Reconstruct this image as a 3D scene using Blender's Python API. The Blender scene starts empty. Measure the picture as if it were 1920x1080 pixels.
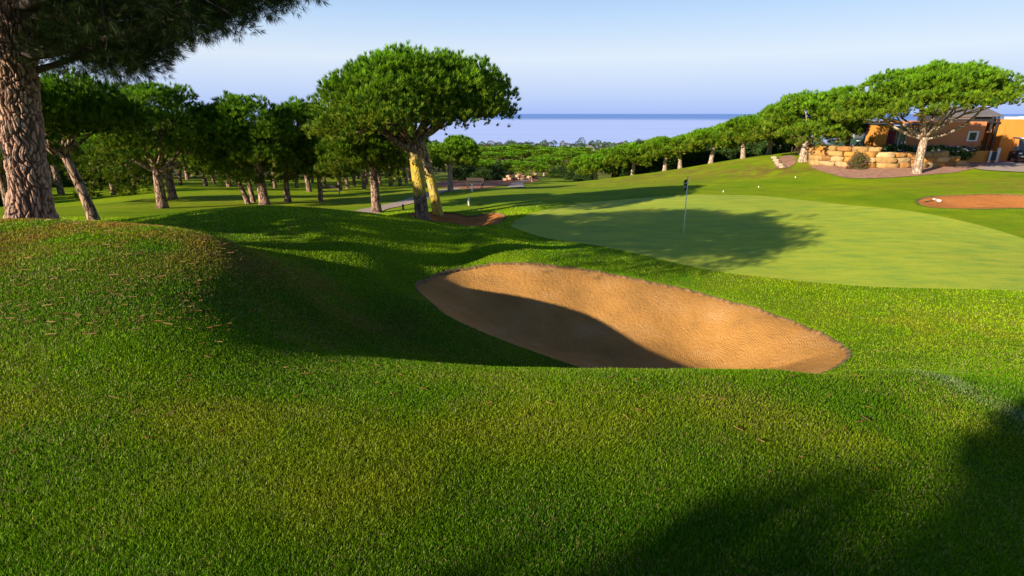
import bpy, math, random
import numpy as np

# ------------------------------------------------------------------ camera, world, sun
ZC = 50.0                      # camera height above the sea
F = 1000.0                     # focal length in photo pixels (1920 wide)
PITCH = math.atan(327.0 / F)
SC = bpy.context.scene
COL = SC.collection
cam_d = bpy.data.cameras.new("camera")
cam_d.lens = F / 1920.0 * 36.0
cam_d.clip_start = 0.05
cam_d.clip_end = 200000
cam = bpy.data.objects.new("camera", cam_d)
COL.objects.link(cam)
cam.location = (0, 0, ZC)
cam.rotation_euler = (math.pi / 2 - PITCH, 0, 0)
SC.camera = cam

SUN_EL = 20.8                  # degrees
SUN_BEAR = 51.0                # bearing (from +Y towards +X) the light travels to
w = bpy.data.worlds.new("World")
SC.world = w
w.use_nodes = True
nt = w.node_tree
bg = nt.nodes["Background"]
sky = nt.nodes.new("ShaderNodeTexSky")
sky.sky_type = 'NISHITA'
sky.sun_disc = False
sky.sun_elevation = math.radians(SUN_EL)
sky.sun_rotation = math.radians(SUN_BEAR + 180)
sky.altitude = 50
sky.air_density = 1.15
sky.dust_density = 0.6
sky.ozone_density = 3.0
tcw = nt.nodes.new("ShaderNodeTexCoord")
spw = nt.nodes.new("ShaderNodeSeparateXYZ")
nt.links.new(tcw.outputs["Generated"], spw.inputs[0])
def wramp(stops):
    r = nt.nodes.new("ShaderNodeValToRGB")
    while len(r.color_ramp.elements) > 1: r.color_ramp.elements.remove(r.color_ramp.elements[0])
    r.color_ramp.elements[0].position, r.color_ramp.elements[0].color = stops[0][0], (*stops[0][1], 1)
    for p, c in stops[1:]:
        e = r.color_ramp.elements.new(p); e.color = (*c, 1)
    nt.links.new(spw.outputs[2], r.inputs[0])
    return r
KS = 7.1
air = wramp([(0.0, (0.40, 0.55, 1.0)), (0.03, (0.53, 0.67, 1.0)), (0.09, (0.76, 0.86, 1.0)), (0.16, (0.52, 0.72, 1.0)), (0.28, (0.20, 0.36, 0.75)), (0.6, (0.05, 0.11, 0.32))])
sc_ = nt.nodes.new("ShaderNodeVectorMath"); sc_.operation = 'SCALE'; sc_.inputs[3].default_value = KS
nt.links.new(air.outputs[0], sc_.inputs[0])
fac = wramp([(0.0, (0.95,) * 3), (0.2, (0.88,) * 3), (0.6, (0.75,) * 3)])
mxw = nt.nodes.new("ShaderNodeMix"); mxw.data_type = 'RGBA'
nt.links.new(fac.outputs[0], mxw.inputs[0]); nt.links.new(sky.outputs[0], mxw.inputs[6]); nt.links.new(sc_.outputs[0], mxw.inputs[7])
nt.links.new(mxw.outputs[2], bg.inputs[0])
bg.inputs[1].default_value = 0.07
sd = bpy.data.lights.new("sun", 'SUN')
sd.energy = 5.0
sd.angle = math.radians(0.5)
sd.color = (1.0, 0.86, 0.66)
sun = bpy.data.objects.new("sun", sd)
COL.objects.link(sun)
b_ = math.radians(SUN_BEAR)
e_ = math.radians(SUN_EL)
sun.rotation_euler = (math.radians(90 - SUN_EL), 0, -b_)   # beam heads to +Y then turned clockwise by the bearing
SC.view_settings.view_transform = 'Standard'
SC.view_settings.look = 'None'
SC.view_settings.exposure = 1.0
SC.view_settings.gamma = 1.0
SC.cycles.max_bounces = 6
SC.cycles.transparent_max_bounces = 4
SC.cycles.use_denoising = True

# ------------------------------------------------------------------ helpers
CT, ST = math.cos(PITCH), math.sin(PITCH)
def ray(px, py):
    r = (px - 960) / F
    u = (540 - py) / F
    return r, CT + u * ST, -ST + u * CT
def at(px, py, Y):
    """the point seen at photo pixel (px, py) at forward distance Y, relative to the camera"""
    r, f, z = ray(px, py)
    s = Y / f
    return (r * s, Y, z * s)
def mpp(py, Y):
    """metres per photo pixel there"""
    return Y / ray(960, py)[1] / F

def tag(o, label=None, cat=None, group=None, kind=None):
    if label: o["label"] = label
    if cat: o["category"] = cat
    if group: o["group"] = group
    if kind: o["kind"] = kind
    return o
def empty(name, loc, label=None, cat=None, group=None, rz=0):
    o = bpy.data.objects.new(name, None)
    COL.objects.link(o)
    o.location = loc
    o.rotation_euler = (0, 0, rz)
    o.empty_display_size = 0.2
    return tag(o, label, cat, group)
def copy_tree(o, parent=None):
    c = o.copy()
    COL.objects.link(c)
    c.parent = parent
    for ch in o.children:
        copy_tree(ch, c)
    return c
def mesh_np(name, V, T, mat, parent=None, col=None, smooth=False, loc=None, quads=False):
    """numpy triangles (or quads) to ONE mesh object"""
    V = np.ascontiguousarray(V, dtype=np.float32)
    T = np.ascontiguousarray(T, dtype=np.int32)
    k = T.shape[1]
    me = bpy.data.meshes.new(name)
    me.vertices.add(len(V))
    me.vertices.foreach_set("co", V.ravel())
    me.loops.add(T.size)
    me.loops.foreach_set("vertex_index", T.ravel())
    me.polygons.add(len(T))
    me.polygons.foreach_set("loop_start", np.arange(0, T.size, k, dtype=np.int32))
    me.polygons.foreach_set("loop_total", np.full(len(T), k, dtype=np.int32))
    if smooth:
        me.polygons.foreach_set("use_smooth", np.ones(len(T), dtype=bool))
    if col is not None:
        a = me.color_attributes.new("col", 'FLOAT_COLOR', 'POINT')
        c = np.ones((len(V), 4), dtype=np.float32)
        c[:, :3] = col
        a.data.foreach_set("color", c.ravel())
    me.update()
    me.validate()
    if mat: me.materials.append(mat)
    o = bpy.data.objects.new(name, me)
    COL.objects.link(o)
    if parent: o.parent = parent
    if loc is not None: o.location = loc
    return o

class MB:
    """collects boxes, tubes, polygons and links them as one mesh object"""
    def __init__(s): s.v = []; s.f = []
    def add(s, vs, fs):
        n = len(s.v)
        s.v += [tuple(v) for v in vs]
        s.f += [tuple(i + n for i in f) for f in fs]
    def box(s, x0, x1, y0, y1, z0, z1, rz=0, c=None):
        vs = [(x, y, z) for x in (x0, x1) for y in (y0, y1) for z in (z0, z1)]
        if rz:
            cx, cy = c or ((x0 + x1) / 2, (y0 + y1) / 2)
            k, q = math.cos(rz), math.sin(rz)
            vs = [(cx + (x - cx) * k - (y - cy) * q, cy + (x - cx) * q + (y - cy) * k, z) for x, y, z in vs]
        s.add(vs, [(0, 1, 3, 2), (4, 6, 7, 5), (0, 4, 5, 1), (2, 3, 7, 6), (0, 2, 6, 4), (1, 5, 7, 3)])
        return s
    def prism(s, pts, y0, y1):
        """outline in xz, thick along y"""
        n = len(pts)
        vs = [(x, y0, z) for x, z in pts] + [(x, y1, z) for x, z in pts]
        s.add(vs, [tuple(range(n)), tuple(range(2 * n - 1, n - 1, -1))] + [(i, i + n, (i + 1) % n + n, (i + 1) % n) for i in range(n)])
        return s
    def tube(s, pts, rad, n=8, cap=True):
        P = [np.array(p, float) for p in pts]
        if not hasattr(rad, '__len__'): rad = [rad] * len(P)
        vs = []; fs = []
        for i, p in enumerate(P):
            t = P[min(i + 1, len(P) - 1)] - P[max(i - 1, 0)]
            t /= np.linalg.norm(t) + 1e-9
            a = np.cross(t, (0.13, 1, 0.07)); a /= np.linalg.norm(a) + 1e-9
            b = np.cross(t, a)
            for j in range(n):
                q = 2 * math.pi * j / n
                vs.append(p + rad[i] * (a * math.cos(q) + b * math.sin(q)))
        for i in range(len(P) - 1):
            for j in range(n):
                k = (j + 1) % n
                fs.append((i * n + j, (i + 1) * n + j, (i + 1) * n + k, i * n + k))
        if cap:
            fs.append(tuple(range(n))); fs.append(tuple(range(len(vs) - 1, len(vs) - n - 1, -1)))
        s.add(vs, fs)
        return s
    def build(s, name, mat, parent=None, smooth=False, bevel=0, loc=None):
        me = bpy.data.meshes.new(name)
        me.from_pydata([tuple(map(float, v)) for v in s.v], [], s.f)
        me.update()
        if mat: me.materials.append(mat)
        if smooth:
            for p in me.polygons: p.use_smooth = True
        o = bpy.data.objects.new(name, me)
        COL.objects.link(o)
        if parent: o.parent = parent
        if loc is not None: o.location = loc
        if bevel:
            m = o.modifiers.new("bevel", 'BEVEL'); m.width = bevel; m.segments = 2; m.limit_method = 'ANGLE'
        return o

# ------------------------------------------------------------------ materials
def mat_new(name):
    m = bpy.data.materials.new(name)
    m.use_nodes = True
    nt = m.node_tree
    return m, nt, nt.nodes["Principled BSDF"]
def N(nt, t, **kw):
    n = nt.nodes.new(t)
    for k, v in kw.items():
        if k in n.inputs: n.inputs[k].default_value = v
        else: setattr(n, k, v)
    return n
def ramp(nt, src, stops):
    r = nt.nodes.new("ShaderNodeValToRGB")
    while len(r.color_ramp.elements) > 1: r.color_ramp.elements.remove(r.color_ramp.elements[0])
    r.color_ramp.elements[0].position = stops[0][0]
    r.color_ramp.elements[0].color = (*stops[0][1], 1)
    for p, c in stops[1:]:
        e = r.color_ramp.elements.new(p); e.color = (*c, 1)
    nt.links.new(src, r.inputs[0])
    return r
def coords(nt, scale=(1, 1, 1), obj=True):
    tc = nt.nodes.new("ShaderNodeTexCoord")
    mp = nt.nodes.new("ShaderNodeMapping")
    mp.inputs["Scale"].default_value = scale
    nt.links.new(tc.outputs["Object"], mp.inputs[0])
    return mp.outputs[0]
def noise(nt, vec, scale, detail=6, rough=0.6):
    n = N(nt, "ShaderNodeTexNoise", Scale=scale, Detail=detail, Roughness=rough)
    nt.links.new(vec, n.inputs["Vector"])
    return n.outputs[0]
def mixc(nt, fac, a, b, mode='MIX'):
    m = nt.nodes.new("ShaderNodeMix"); m.data_type = 'RGBA'; m.blend_type = mode
    for src, i in ((fac, 0), (a, 6), (b, 7)):
        if isinstance(src, (int, float)): m.inputs[i].default_value = src
        elif isinstance(src, tuple): m.inputs[i].default_value = (*src, 1)
        else: nt.links.new(src, m.inputs[i])
    return m.outputs[2]
def bump(nt, bsdf, h, strength, dist):
    b = N(nt, "ShaderNodeBump", Strength=strength, Distance=dist)
    nt.links.new(h, b.inputs["Height"])
    nt.links.new(b.outputs[0], bsdf.inputs["Normal"])
def simple(name, color, rough=0.7, var=0.25, scale=3.0, metal=0, bmp=0.0, bdist=0.02):
    m, nt, b = mat_new(name)
    v = coords(nt)
    f = noise(nt, v, scale)
    c0 = tuple(c * (1 - var) for c in color); c1 = tuple(min(1, c * (1 + var)) for c in color)
    r = ramp(nt, f, [(0.3, c0), (0.7, c1)])
    nt.links.new(r.outputs[0], b.inputs["Base Color"])
    b.inputs["Roughness"].default_value = rough
    b.inputs["Metallic"].default_value = metal
    if bmp: bump(nt, b, noise(nt, v, scale * 5), bmp, bdist)
    return m

def mat_leaf(name, trans=0.35, gloss=0.5):
    """foliage, colour from the mesh's own per-leaf colours"""
    m, nt, b = mat_new(name)
    a = nt.nodes.new("ShaderNodeVertexColor"); a.layer_name = "col"
    nt.links.new(a.outputs[0], b.inputs["Base Color"])
    b.inputs["Roughness"].default_value = gloss
    b.inputs["Specular IOR Level"].default_value = 0.12
    t = nt.nodes.new("ShaderNodeBsdfTranslucent")
    nt.links.new(a.outputs[0], t.inputs[0])
    mx = nt.nodes.new("ShaderNodeMixShader"); mx.inputs[0].default_value = trans
    nt.links.new(b.outputs[0], mx.inputs[1]); nt.links.new(t.outputs[0], mx.inputs[2])
    nt.links.new(mx.outputs[0], nt.nodes["Material Output"].inputs[0])
    return m
M = {}
M['needle'] = mat_leaf("pine_needles", 0.25)
M['leaf'] = mat_leaf("leaves", 0.3)
M['blade'] = mat_leaf("grass_blades", 0.35, 0.45)

def mat_bark(name, dark, light, lichen=None, scale=5.0):
    m, nt, b = mat_new(name)
    v = coords(nt, (1, 1, 0.38))
    vo = nt.nodes.new("ShaderNodeTexVoronoi"); vo.feature = 'DISTANCE_TO_EDGE'; vo.inputs["Scale"].default_value = scale
    wob = nt.nodes.new("ShaderNodeTexNoise"); wob.inputs["Scale"].default_value = scale * 1.3
    nt.links.new(v, wob.inputs["Vector"])
    add = nt.nodes.new("ShaderNodeVectorMath"); add.operation = 'MULTIPLY_ADD'
    nt.links.new(wob.outputs[1], add.inputs[0]); add.inputs[1].default_value = (0.22, 0.22, 0.22)
    nt.links.new(v, add.inputs[2]); nt.links.new(add.outputs[0], vo.inputs["Vector"])
    edge = ramp(nt, vo.outputs[0], [(0.0, (0, 0, 0)), (0.14, (1, 1, 1))])
    f = noise(nt, v, scale * 1.5, 8, 0.7)
    r = ramp(nt, f, [(0.28, tuple(c * 0.55 for c in light)), (0.5, light), (0.75, tuple(min(1, c * 1.5) for c in light))])
    base = mixc(nt, edge.outputs[0], dark, r.outputs[0])
    if lichen:
        lf = ramp(nt, noise(nt, coords(nt, (1, 1, 0.5)), 6.0, 6, 0.7), [(0.34, (0, 0, 0)), (0.5, (1, 1, 1))])
        tc = nt.nodes.new("ShaderNodeTexCoord"); sp = nt.nodes.new("ShaderNodeSeparateXYZ"); nt.links.new(tc.outputs["Object"], sp.inputs[0])
        hz = nt.nodes.new("ShaderNodeMapRange"); hz.inputs[1].default_value = lichen[1]; hz.inputs[2].default_value = lichen[1] + 0.15
        nt.links.new(sp.outputs[2], hz.inputs[0])
        hi = nt.nodes.new("ShaderNodeMapRange"); hi.inputs[1].default_value = lichen[2] + 0.5; hi.inputs[2].default_value = lichen[2]
        nt.links.new(sp.outputs[2], hi.inputs[0])
        mu = nt.nodes.new("ShaderNodeMath"); mu.operation = 'MULTIPLY'; nt.links.new(hz.outputs[0], mu.inputs[0]); nt.links.new(hi.outputs[0], mu.inputs[1])
        mu2 = nt.nodes.new("ShaderNodeMath"); mu2.operation = 'MULTIPLY'; nt.links.new(mu.outputs[0], mu2.inputs[0]); nt.links.new(lf.outputs[0], mu2.inputs[1])
        base = mixc(nt, mu2.outputs[0], base, lichen[0])
    nt.links.new(base, b.inputs["Base Color"])
    b.inputs["Roughness"].default_value = 0.9
    b.inputs["Specular IOR Level"].default_value = 0.1
    h = nt.nodes.new("ShaderNodeMath"); h.operation = 'MULTIPLY_ADD'; h.inputs[1].default_value = 0.35
    nt.links.new(f, h.inputs[0]); nt.links.new(edge.outputs[0], h.inputs[2])
    bump(nt, b, h.outputs[0], 0.9, 0.045)
    return m
M['bark'] = mat_bark("pine_bark", (0.05, 0.03, 0.022), (0.34, 0.22, 0.16), scale=6)
M['bark_hero'] = mat_bark("pine_bark_plated", (0.045, 0.03, 0.025), (0.33, 0.22, 0.17), scale=9)
M['bark_lichen'] = mat_bark("lichen_bark", (0.07, 0.05, 0.03), (0.27, 0.19, 0.13), ((0.50, 0.36, 0.055), 1.15, 2.6), scale=6)
M['bark_lichen2'] = mat_bark("lichen_bark_low", (0.07, 0.05, 0.03), (0.42, 0.30, 0.18), ((0.52, 0.38, 0.06), 0.1, 1.9), scale=6)
M['bark_pale'] = mat_bark("pale_bark", (0.2, 0.13, 0.09), (0.50, 0.38, 0.29), scale=7)
M['bark_far'] = simple("bark_far", (0.32, 0.22, 0.16), 0.9, 0.35, 2.0)

# ------------------------------------------------------------------ terrain heights
CP = []
def cp(px, py, Y): CP.append(at(px, py, Y))
def cz(x, y, z): CP.append((x, y, z))
for a in [
    # near ground
    (960,1080,1.5),(300,1080,1.5),(1700,1080,1.75),(0,1080,1.55),(960,900,2.3),(300,900,2.2),(1500,900,2.6),(1900,1000,2.55),
    (960,750,3.5),(500,750,3.25),(0,700,3.45),(250,650,4.0),(0,550,5.2),(200,550,5.4),(0,470,6.9),(300,480,7.0),(450,600,5.5),(500,500,8.0),
    (1500,800,3.6),(1920,850,4.1),(1700,760,4.8),(1900,700,7.2),(1250,760,3.6),
    # left mound crest
    (60,412,9.0),(200,417,9.0),(330,428,8.8),(400,444,8.6),(-150,412,8.6),
    # slope down to the bunker
    (600,500,11.3),(700,600,9.2),(600,640,6.5),(700,672,5.2),(850,686,4.7),(780,560,10.6),(820,620,9.2),(950,662,8.9),
    # near lip
    (1000,692,4.6),(1150,694,4.7),(1300,694,4.9),(1450,694,5.2),(1600,694,5.7),(1700,692,6.2),
    # bunker rim far side and right tip
    (780,535,12.5),(870,500,14.6),(1000,494,14.7),(1200,530,14.2),(1400,575,12.8),(1575,640,10.6),(1750,640,10.3),
    # second mound
    (260,412,14.5),(380,394,15.5),(480,386,16.0),(600,391,16.4),(700,401,16.7),(800,416,17.0),(900,430,17.2),(450,440,12.6),(650,465,12.8),(800,480,14.5),(960,455,16.5),
    # green and beyond
    (1280,444,20.3),(1100,440,20.0),(1500,430,21.5),(1800,480,17.5),(1920,545,14.0),(1500,525,14.9),(1920,440,21.5),(1300,365,31.0),(1000,400,24.5),(1500,372,30.0),(1150,372,31.0),
    (1720,385,26.0),(1900,395,25.0),(1820,358,30.0),(1650,345,34.5),(1800,325,38.0),(1718,325,38.0),(1880,322,38.0),(1918,300,44.5),(1610,277,56.0),(1850,285,62.0),(1700,300,45.0),(1560,318,41.0),
    # ridge on the right
    (1505,303,46.0),(1450,300,48.0),(1393,298,54.0),(1330,308,57.0),(1245,322,61.0),(1185,330,64.0),(1120,337,66.0),(1050,345,60.0),(1400,330,42.0),(1250,345,42.0),
    # fairway middle and left
    (1000,360,38.0),(900,385,29.0),(860,408,24.6),(940,412,23.0),(790,405,23.8),(707,400,26.5),(750,388,30.0),(850,358,40.0),(900,350,50.0),(975,342,76.0),
    (560,383,31.0),(480,384,30.5),(305,389,28.5),(175,416,16.5),(400,366,38.0),(350,352,48.0),(150,395,26.0),(100,380,38.0),(30,390,34.0),(600,366,42.0),(700,352,55.0),(620,352,60.0),(500,350,65.0),(250,350,60.0),
    # valley
    (1065,316,137.0),(950,318,130.0),(800,320,130.0),(1000,300,215.0),(900,302,210.0),(600,325,120.0),(300,330,110.0),(100,340,100.0),
]: cp(*a)
# hidden slopes behind the lip
for x, y, z in [(0.6,6.2,-3.35),(0.9,8.0,-4.25),(2.2,6.4,-3.55),(2.6,8.2,-4.45),(3.8,6.6,-3.7),(4.2,8.2,-4.5),(5.6,8.4,-4.55),(-0.3,6.2,-3.2),(0.2,9.8,-4.55),
                (-9.5,11.2,-2.5),(-6.2,11,-2.6),(-13,12.5,-2.6),(-2.5,19.5,-4.3),(-6,20,-4.0),(-11,21,-4.2),(1,18.8,-4.35),(5,12.2,-5.0),(1,12.0,-4.8),(-17,16,-3.2)]:
    cz(x, y, z)
# sides and behind the camera
for x, y, z in [(0,0,-1.55),(-3,0,-1.55),(3,0,-2.3),(-7,3,-1.6),(-12,4,-1.5),(6,3,-3.3),(12,6,-4.2),(10,0,-3.6),(0,-6,-1.6),(-8,-6,-1.4),(8,-8,-3.2),(0,-20,-1.0),(-20,-10,-0.6),(20,-10,-3.5),
                (-22,8,-1.4),(-30,20,-3.2),(22,12,-4.4),(36,20,-4.2),(50,35,-3.4),(60,55,-3.0),(45,60,-4.6),(70,30,-2.5),(0,-60,1.0),(-60,-20,0.0),(60,-30,-1.0),(-60,40,-5.5),(-90,80,-8.5),(80,90,-5),(45,90,-9),(20,80,-9.5),(100,60,-2),
                (0,-300,8),(-300,-100,2),(300,-100,4),(-1500,-600,-10),(0,-1500,30),(1500,-500,20)]:
    cz(x, y, z)
for bdeg in (-75, -50, -25, 0, 22):
    s_, c_ = math.sin(math.radians(bdeg)), math.cos(math.radians(bdeg))
    for r_, z_ in ((240, -21.0), (330, -27), (500, -37), (800, -48.5), (1000, -53), (1500, -56)):
        cz(r_ * s_, r_ * c_, z_)
for bdeg, k in ((45, 0.7), (70, 0.4)):
    s_, c_ = math.sin(math.radians(bdeg)), math.cos(math.radians(bdeg))
    for r_, z_ in ((230, -14), (500, -28), (1000, -50), (1500, -56)):
        cz(r_ * s_, r_ * c_, z_ * k if r_ < 900 else z_)
CP = np.array(CP)
def warp(x, y):
    k = 1.0 / np.sqrt(np.sqrt(x * x + y * y) + 3.0)
    return x * k, y * k
def tps_fit(P, lam):
    wx, wy = warp(P[:, 0], P[:, 1])
    n = len(P)
    d2 = (wx[:, None] - wx) ** 2 + (wy[:, None] - wy) ** 2
    K = 0.5 * d2 * np.log(d2 + 1e-12)
    K += lam * np.eye(n)
    Q = np.stack([np.ones(n), wx, wy], 1)
    A = np.zeros((n + 3, n + 3)); A[:n, :n] = K; A[:n, n:] = Q; A[n:, :n] = Q.T
    b = np.zeros(n + 3); b[:n] = P[:, 2]
    return wx, wy, np.linalg.solve(A, b)
TW = tps_fit(CP, 0.004)
def h_raw(x, y):
    x = np.asarray(x, float); y = np.asarray(y, float)
    sh = x.shape; x = x.ravel(); y = y.ravel()
    out = np.empty(len(x))
    px, py, co = TW
    for i in range(0, len(x), 20000):
        wx, wy = warp(x[i:i + 20000], y[i:i + 20000])
        d2 = (wx[:, None] - px) ** 2 + (wy[:, None] - py) ** 2
        out[i:i + 20000] = (0.5 * d2 * np.log(d2 + 1e-12)) @ co[:-3] + co[-3] + co[-2] * wx + co[-1] * wy
    return out.reshape(sh)
def vnoise(x, y, s, seed=0):
    """smooth value noise in -1..1"""
    x = np.asarray(x) * s + seed * 17.3; y = np.asarray(y) * s - seed * 9.1
    xi = np.floor(x).astype(np.int64); yi = np.floor(y).astype(np.int64)
    fx = x - xi; fy = y - yi
    fx = fx * fx * (3 - 2 * fx); fy = fy * fy * (3 - 2 * fy)
    def h(a, b):
        n = (a * 374761393 + b * 668265263 + seed * 1442695041) & 0x7fffffff
        n = ((n ^ (n >> 13)) * 1274126177) & 0x7fffffff
        return (n ^ (n >> 16)) % 65536 / 32768.0 - 1
    return (h(xi, yi) * (1 - fx) + h(xi + 1, yi) * fx) * (1 - fy) + (h(xi, yi + 1) * (1 - fx) + h(xi + 1, yi + 1) * fx) * fy

# polygons on the ground: photo outline dropped on the terrain by marching the ray
def drop(px, py):
    r, f, z = ray(px, py)
    s = np.geomspace(1.0, 900, 3000)
    g = h_raw(r * s, f * s) - z * s
    k = np.nonzero(g > 0)[0]
    if len(k) == 0: return (r * 900, f * 900)
    k = k[0]
    return (r * s[k], f * s[k])
def drop_last(px, py, near):
    """as drop but ignores whatever is nearer than `near` metres forward"""
    r, f, z = ray(px, py)
    s = np.geomspace(near, 900, 3000)
    g = h_raw(r * s, f * s) - z * s
    k = np.nonzero(g > 0)[0]
    k = k[0] if len(k) else len(s) - 1
    return (r * s[k], f * s[k])
def smooth_poly(P, n=160):
    P = np.array(P, float); m = len(P)
    t = np.linspace(0, m, n, endpoint=False); i = t.astype(int); f = (t - i)[:, None]
    p0, p1, p2, p3 = P[(i - 1) % m], P[i % m], P[(i + 1) % m], P[(i + 2) % m]
    return 0.5 * (2 * p1 + (p2 - p0) * f + (2 * p0 - 5 * p1 + 4 * p2 - p3) * f ** 2 + (3 * p1 - p0 - 3 * p2 + p3) * f ** 3)
def sdist(poly, x, y):
    """signed distance to the outline, negative inside"""
    x = np.asarray(x, float).ravel(); y = np.asarray(y, float).ravel()
    best = np.full(len(x), 1e9); ins = np.zeros(len(x), bool)
    n = len(poly)
    for i in range(n):
        ax, ay = poly[i]; bx, by = poly[(i + 1) % n]
        dx, dy = bx - ax, by - ay
        t = np.clip(((x - ax) * dx + (y - ay) * dy) / (dx * dx + dy * dy + 1e-12), 0, 1)
        best = np.minimum(best, (x - ax - t * dx) ** 2 + (y - ay - t * dy) ** 2)
        c = (ay > y) != (by > y)
        with np.errstate(divide='ignore', invalid='ignore'):
            xi = (bx - ax) * (y - ay) / (by - ay + 1e-12) + ax
        ins ^= c & (x < xi)
    return np.sqrt(best) * np.where(ins, -1, 1)

mainB = smooth_poly([drop_last(px, py, 6.5) for px, py in [(779,537),(800,522),(850,504),(920,493),(1000,492),(1100,505),(1200,524),(1300,545),(1400,572),(1480,598),(1540,622),(1576,645)]]
                    + [(6.95, 10.0), (6.3, 9.35), (5.0, 8.95), (3.4, 8.95), (1.9, 9.15)]
                    + [drop_last(px, py, 6.5) for px, py in [(1000,660),(900,622),(820,578)]], 220)
midB = smooth_poly([drop_last(px, py, 20) for px, py in [(765,403),(800,398),(850,400),(880,405),(925,399),(948,405),(938,418),(900,424),(840,418),(790,411)]], 120)
rightB = smooth_poly([drop_last(px, py, 18) for px, py in [(1719,374),(1740,366),(1800,362),(1880,361),(1960,366),(2040,377),(2000,391),(1920,388),(1840,389),(1760,387),(1728,382)]], 120)
greenP = smooth_poly([drop_last(px, py, 13) for px, py in [(985,436),(960,420),(1010,398),(1120,380),(1300,366),(1420,367),(1500,373),(1600,384),(1700,393),(1800,412),(1920,446),(2080,500),(2060,556),(1920,546),(1700,541),(1550,532),(1400,517),(1260,492),(1120,462)]], 240)
BUNK = [(mainB, 0.56, 0.05), (midB, 0.40, 0.05), (rightB, 0.35, 0.04)]
def bowl(poly, depth, x, y):
    d = -sdist(poly, x, y)
    k = np.clip(d / 2.2, 0, 1)
    return depth * k * k * (3 - 2 * k), d
def h_turf(x, y):
    """ground under turf; sunk under the sand"""
    z = h_raw(x, y)
    r = np.hypot(x, y)
    z = z + 0.02 * vnoise(x, y, 0.45, 3) * np.clip((r - 3) / 8, 0, 1) + 0.10 * vnoise(x, y, 0.09, 5) * np.clip((r - 14) / 20, 0, 1)
    return z
def h_ground(x, y):
    z = h_turf(x, y)
    sh = z.shape
    z = z.ravel().copy(); xr = np.asarray(x).ravel(); yr = np.asarray(y).ravel()
    for poly, dep, lip in BUNK:
        c = poly.mean(0); R = np.hypot(*(poly - c).T).max() + 1
        k = np.nonzero((xr - c[0]) ** 2 + (yr - c[1]) ** 2 < R * R)[0]
        if len(k):
            b, d = bowl(poly, dep, xr[k], yr[k])
            z[k] -= np.where(d > 0.0, b + lip + 0.12, 0)
    return z.reshape(sh)

# polar ground grid: one sheet from the camera's feet to beyond the coast
def build_ground():
    th = np.concatenate([np.linspace(-58, 58, 640), np.linspace(58, 302, 90)[1:-1]])
    th = np.radians(th)
    rr = np.concatenate([np.geomspace(0.6, 45, 640), np.geomspace(45, 2600, 190)[1:]])
    A, R = np.meshgrid(th, rr)
    X = R * np.sin(A); Y = R * np.cos(A)
    Z = h_ground(X, Y)
    nr, nth = X.shape
    V = np.stack([X.ravel(), Y.ravel(), Z.ravel() + ZC], 1)
    V = np.vstack([V, [[0, 0, h_raw(np.array([0.0]), np.array([0.0]))[0] + ZC]]])
    i = np.arange(nr - 1)[:, None]; j = np.arange(nth)[None, :]; k = (j + 1) % nth
    Q = np.stack([(i * nth + j).ravel(), (i * nth + k + 0 * i).ravel(), ((i + 1) * nth + k).ravel(), ((i + 1) * nth + j).ravel()], 1)
    j = np.arange(nth); c = nr * nth
    # centre fan as thin quads
    Q2 = np.stack([np.full(nth // 2, c), j[2::2][:nth // 2] if False else (2 * np.arange(nth // 2) + 2) % nth, 2 * np.arange(nth // 2) + 1, 2 * np.arange(nth // 2)], 1)
    return V, np.vstack([Q, Q2]), th, rr, Z
GV, GQ, GTH, GRR, GZ = build_ground()

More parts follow.
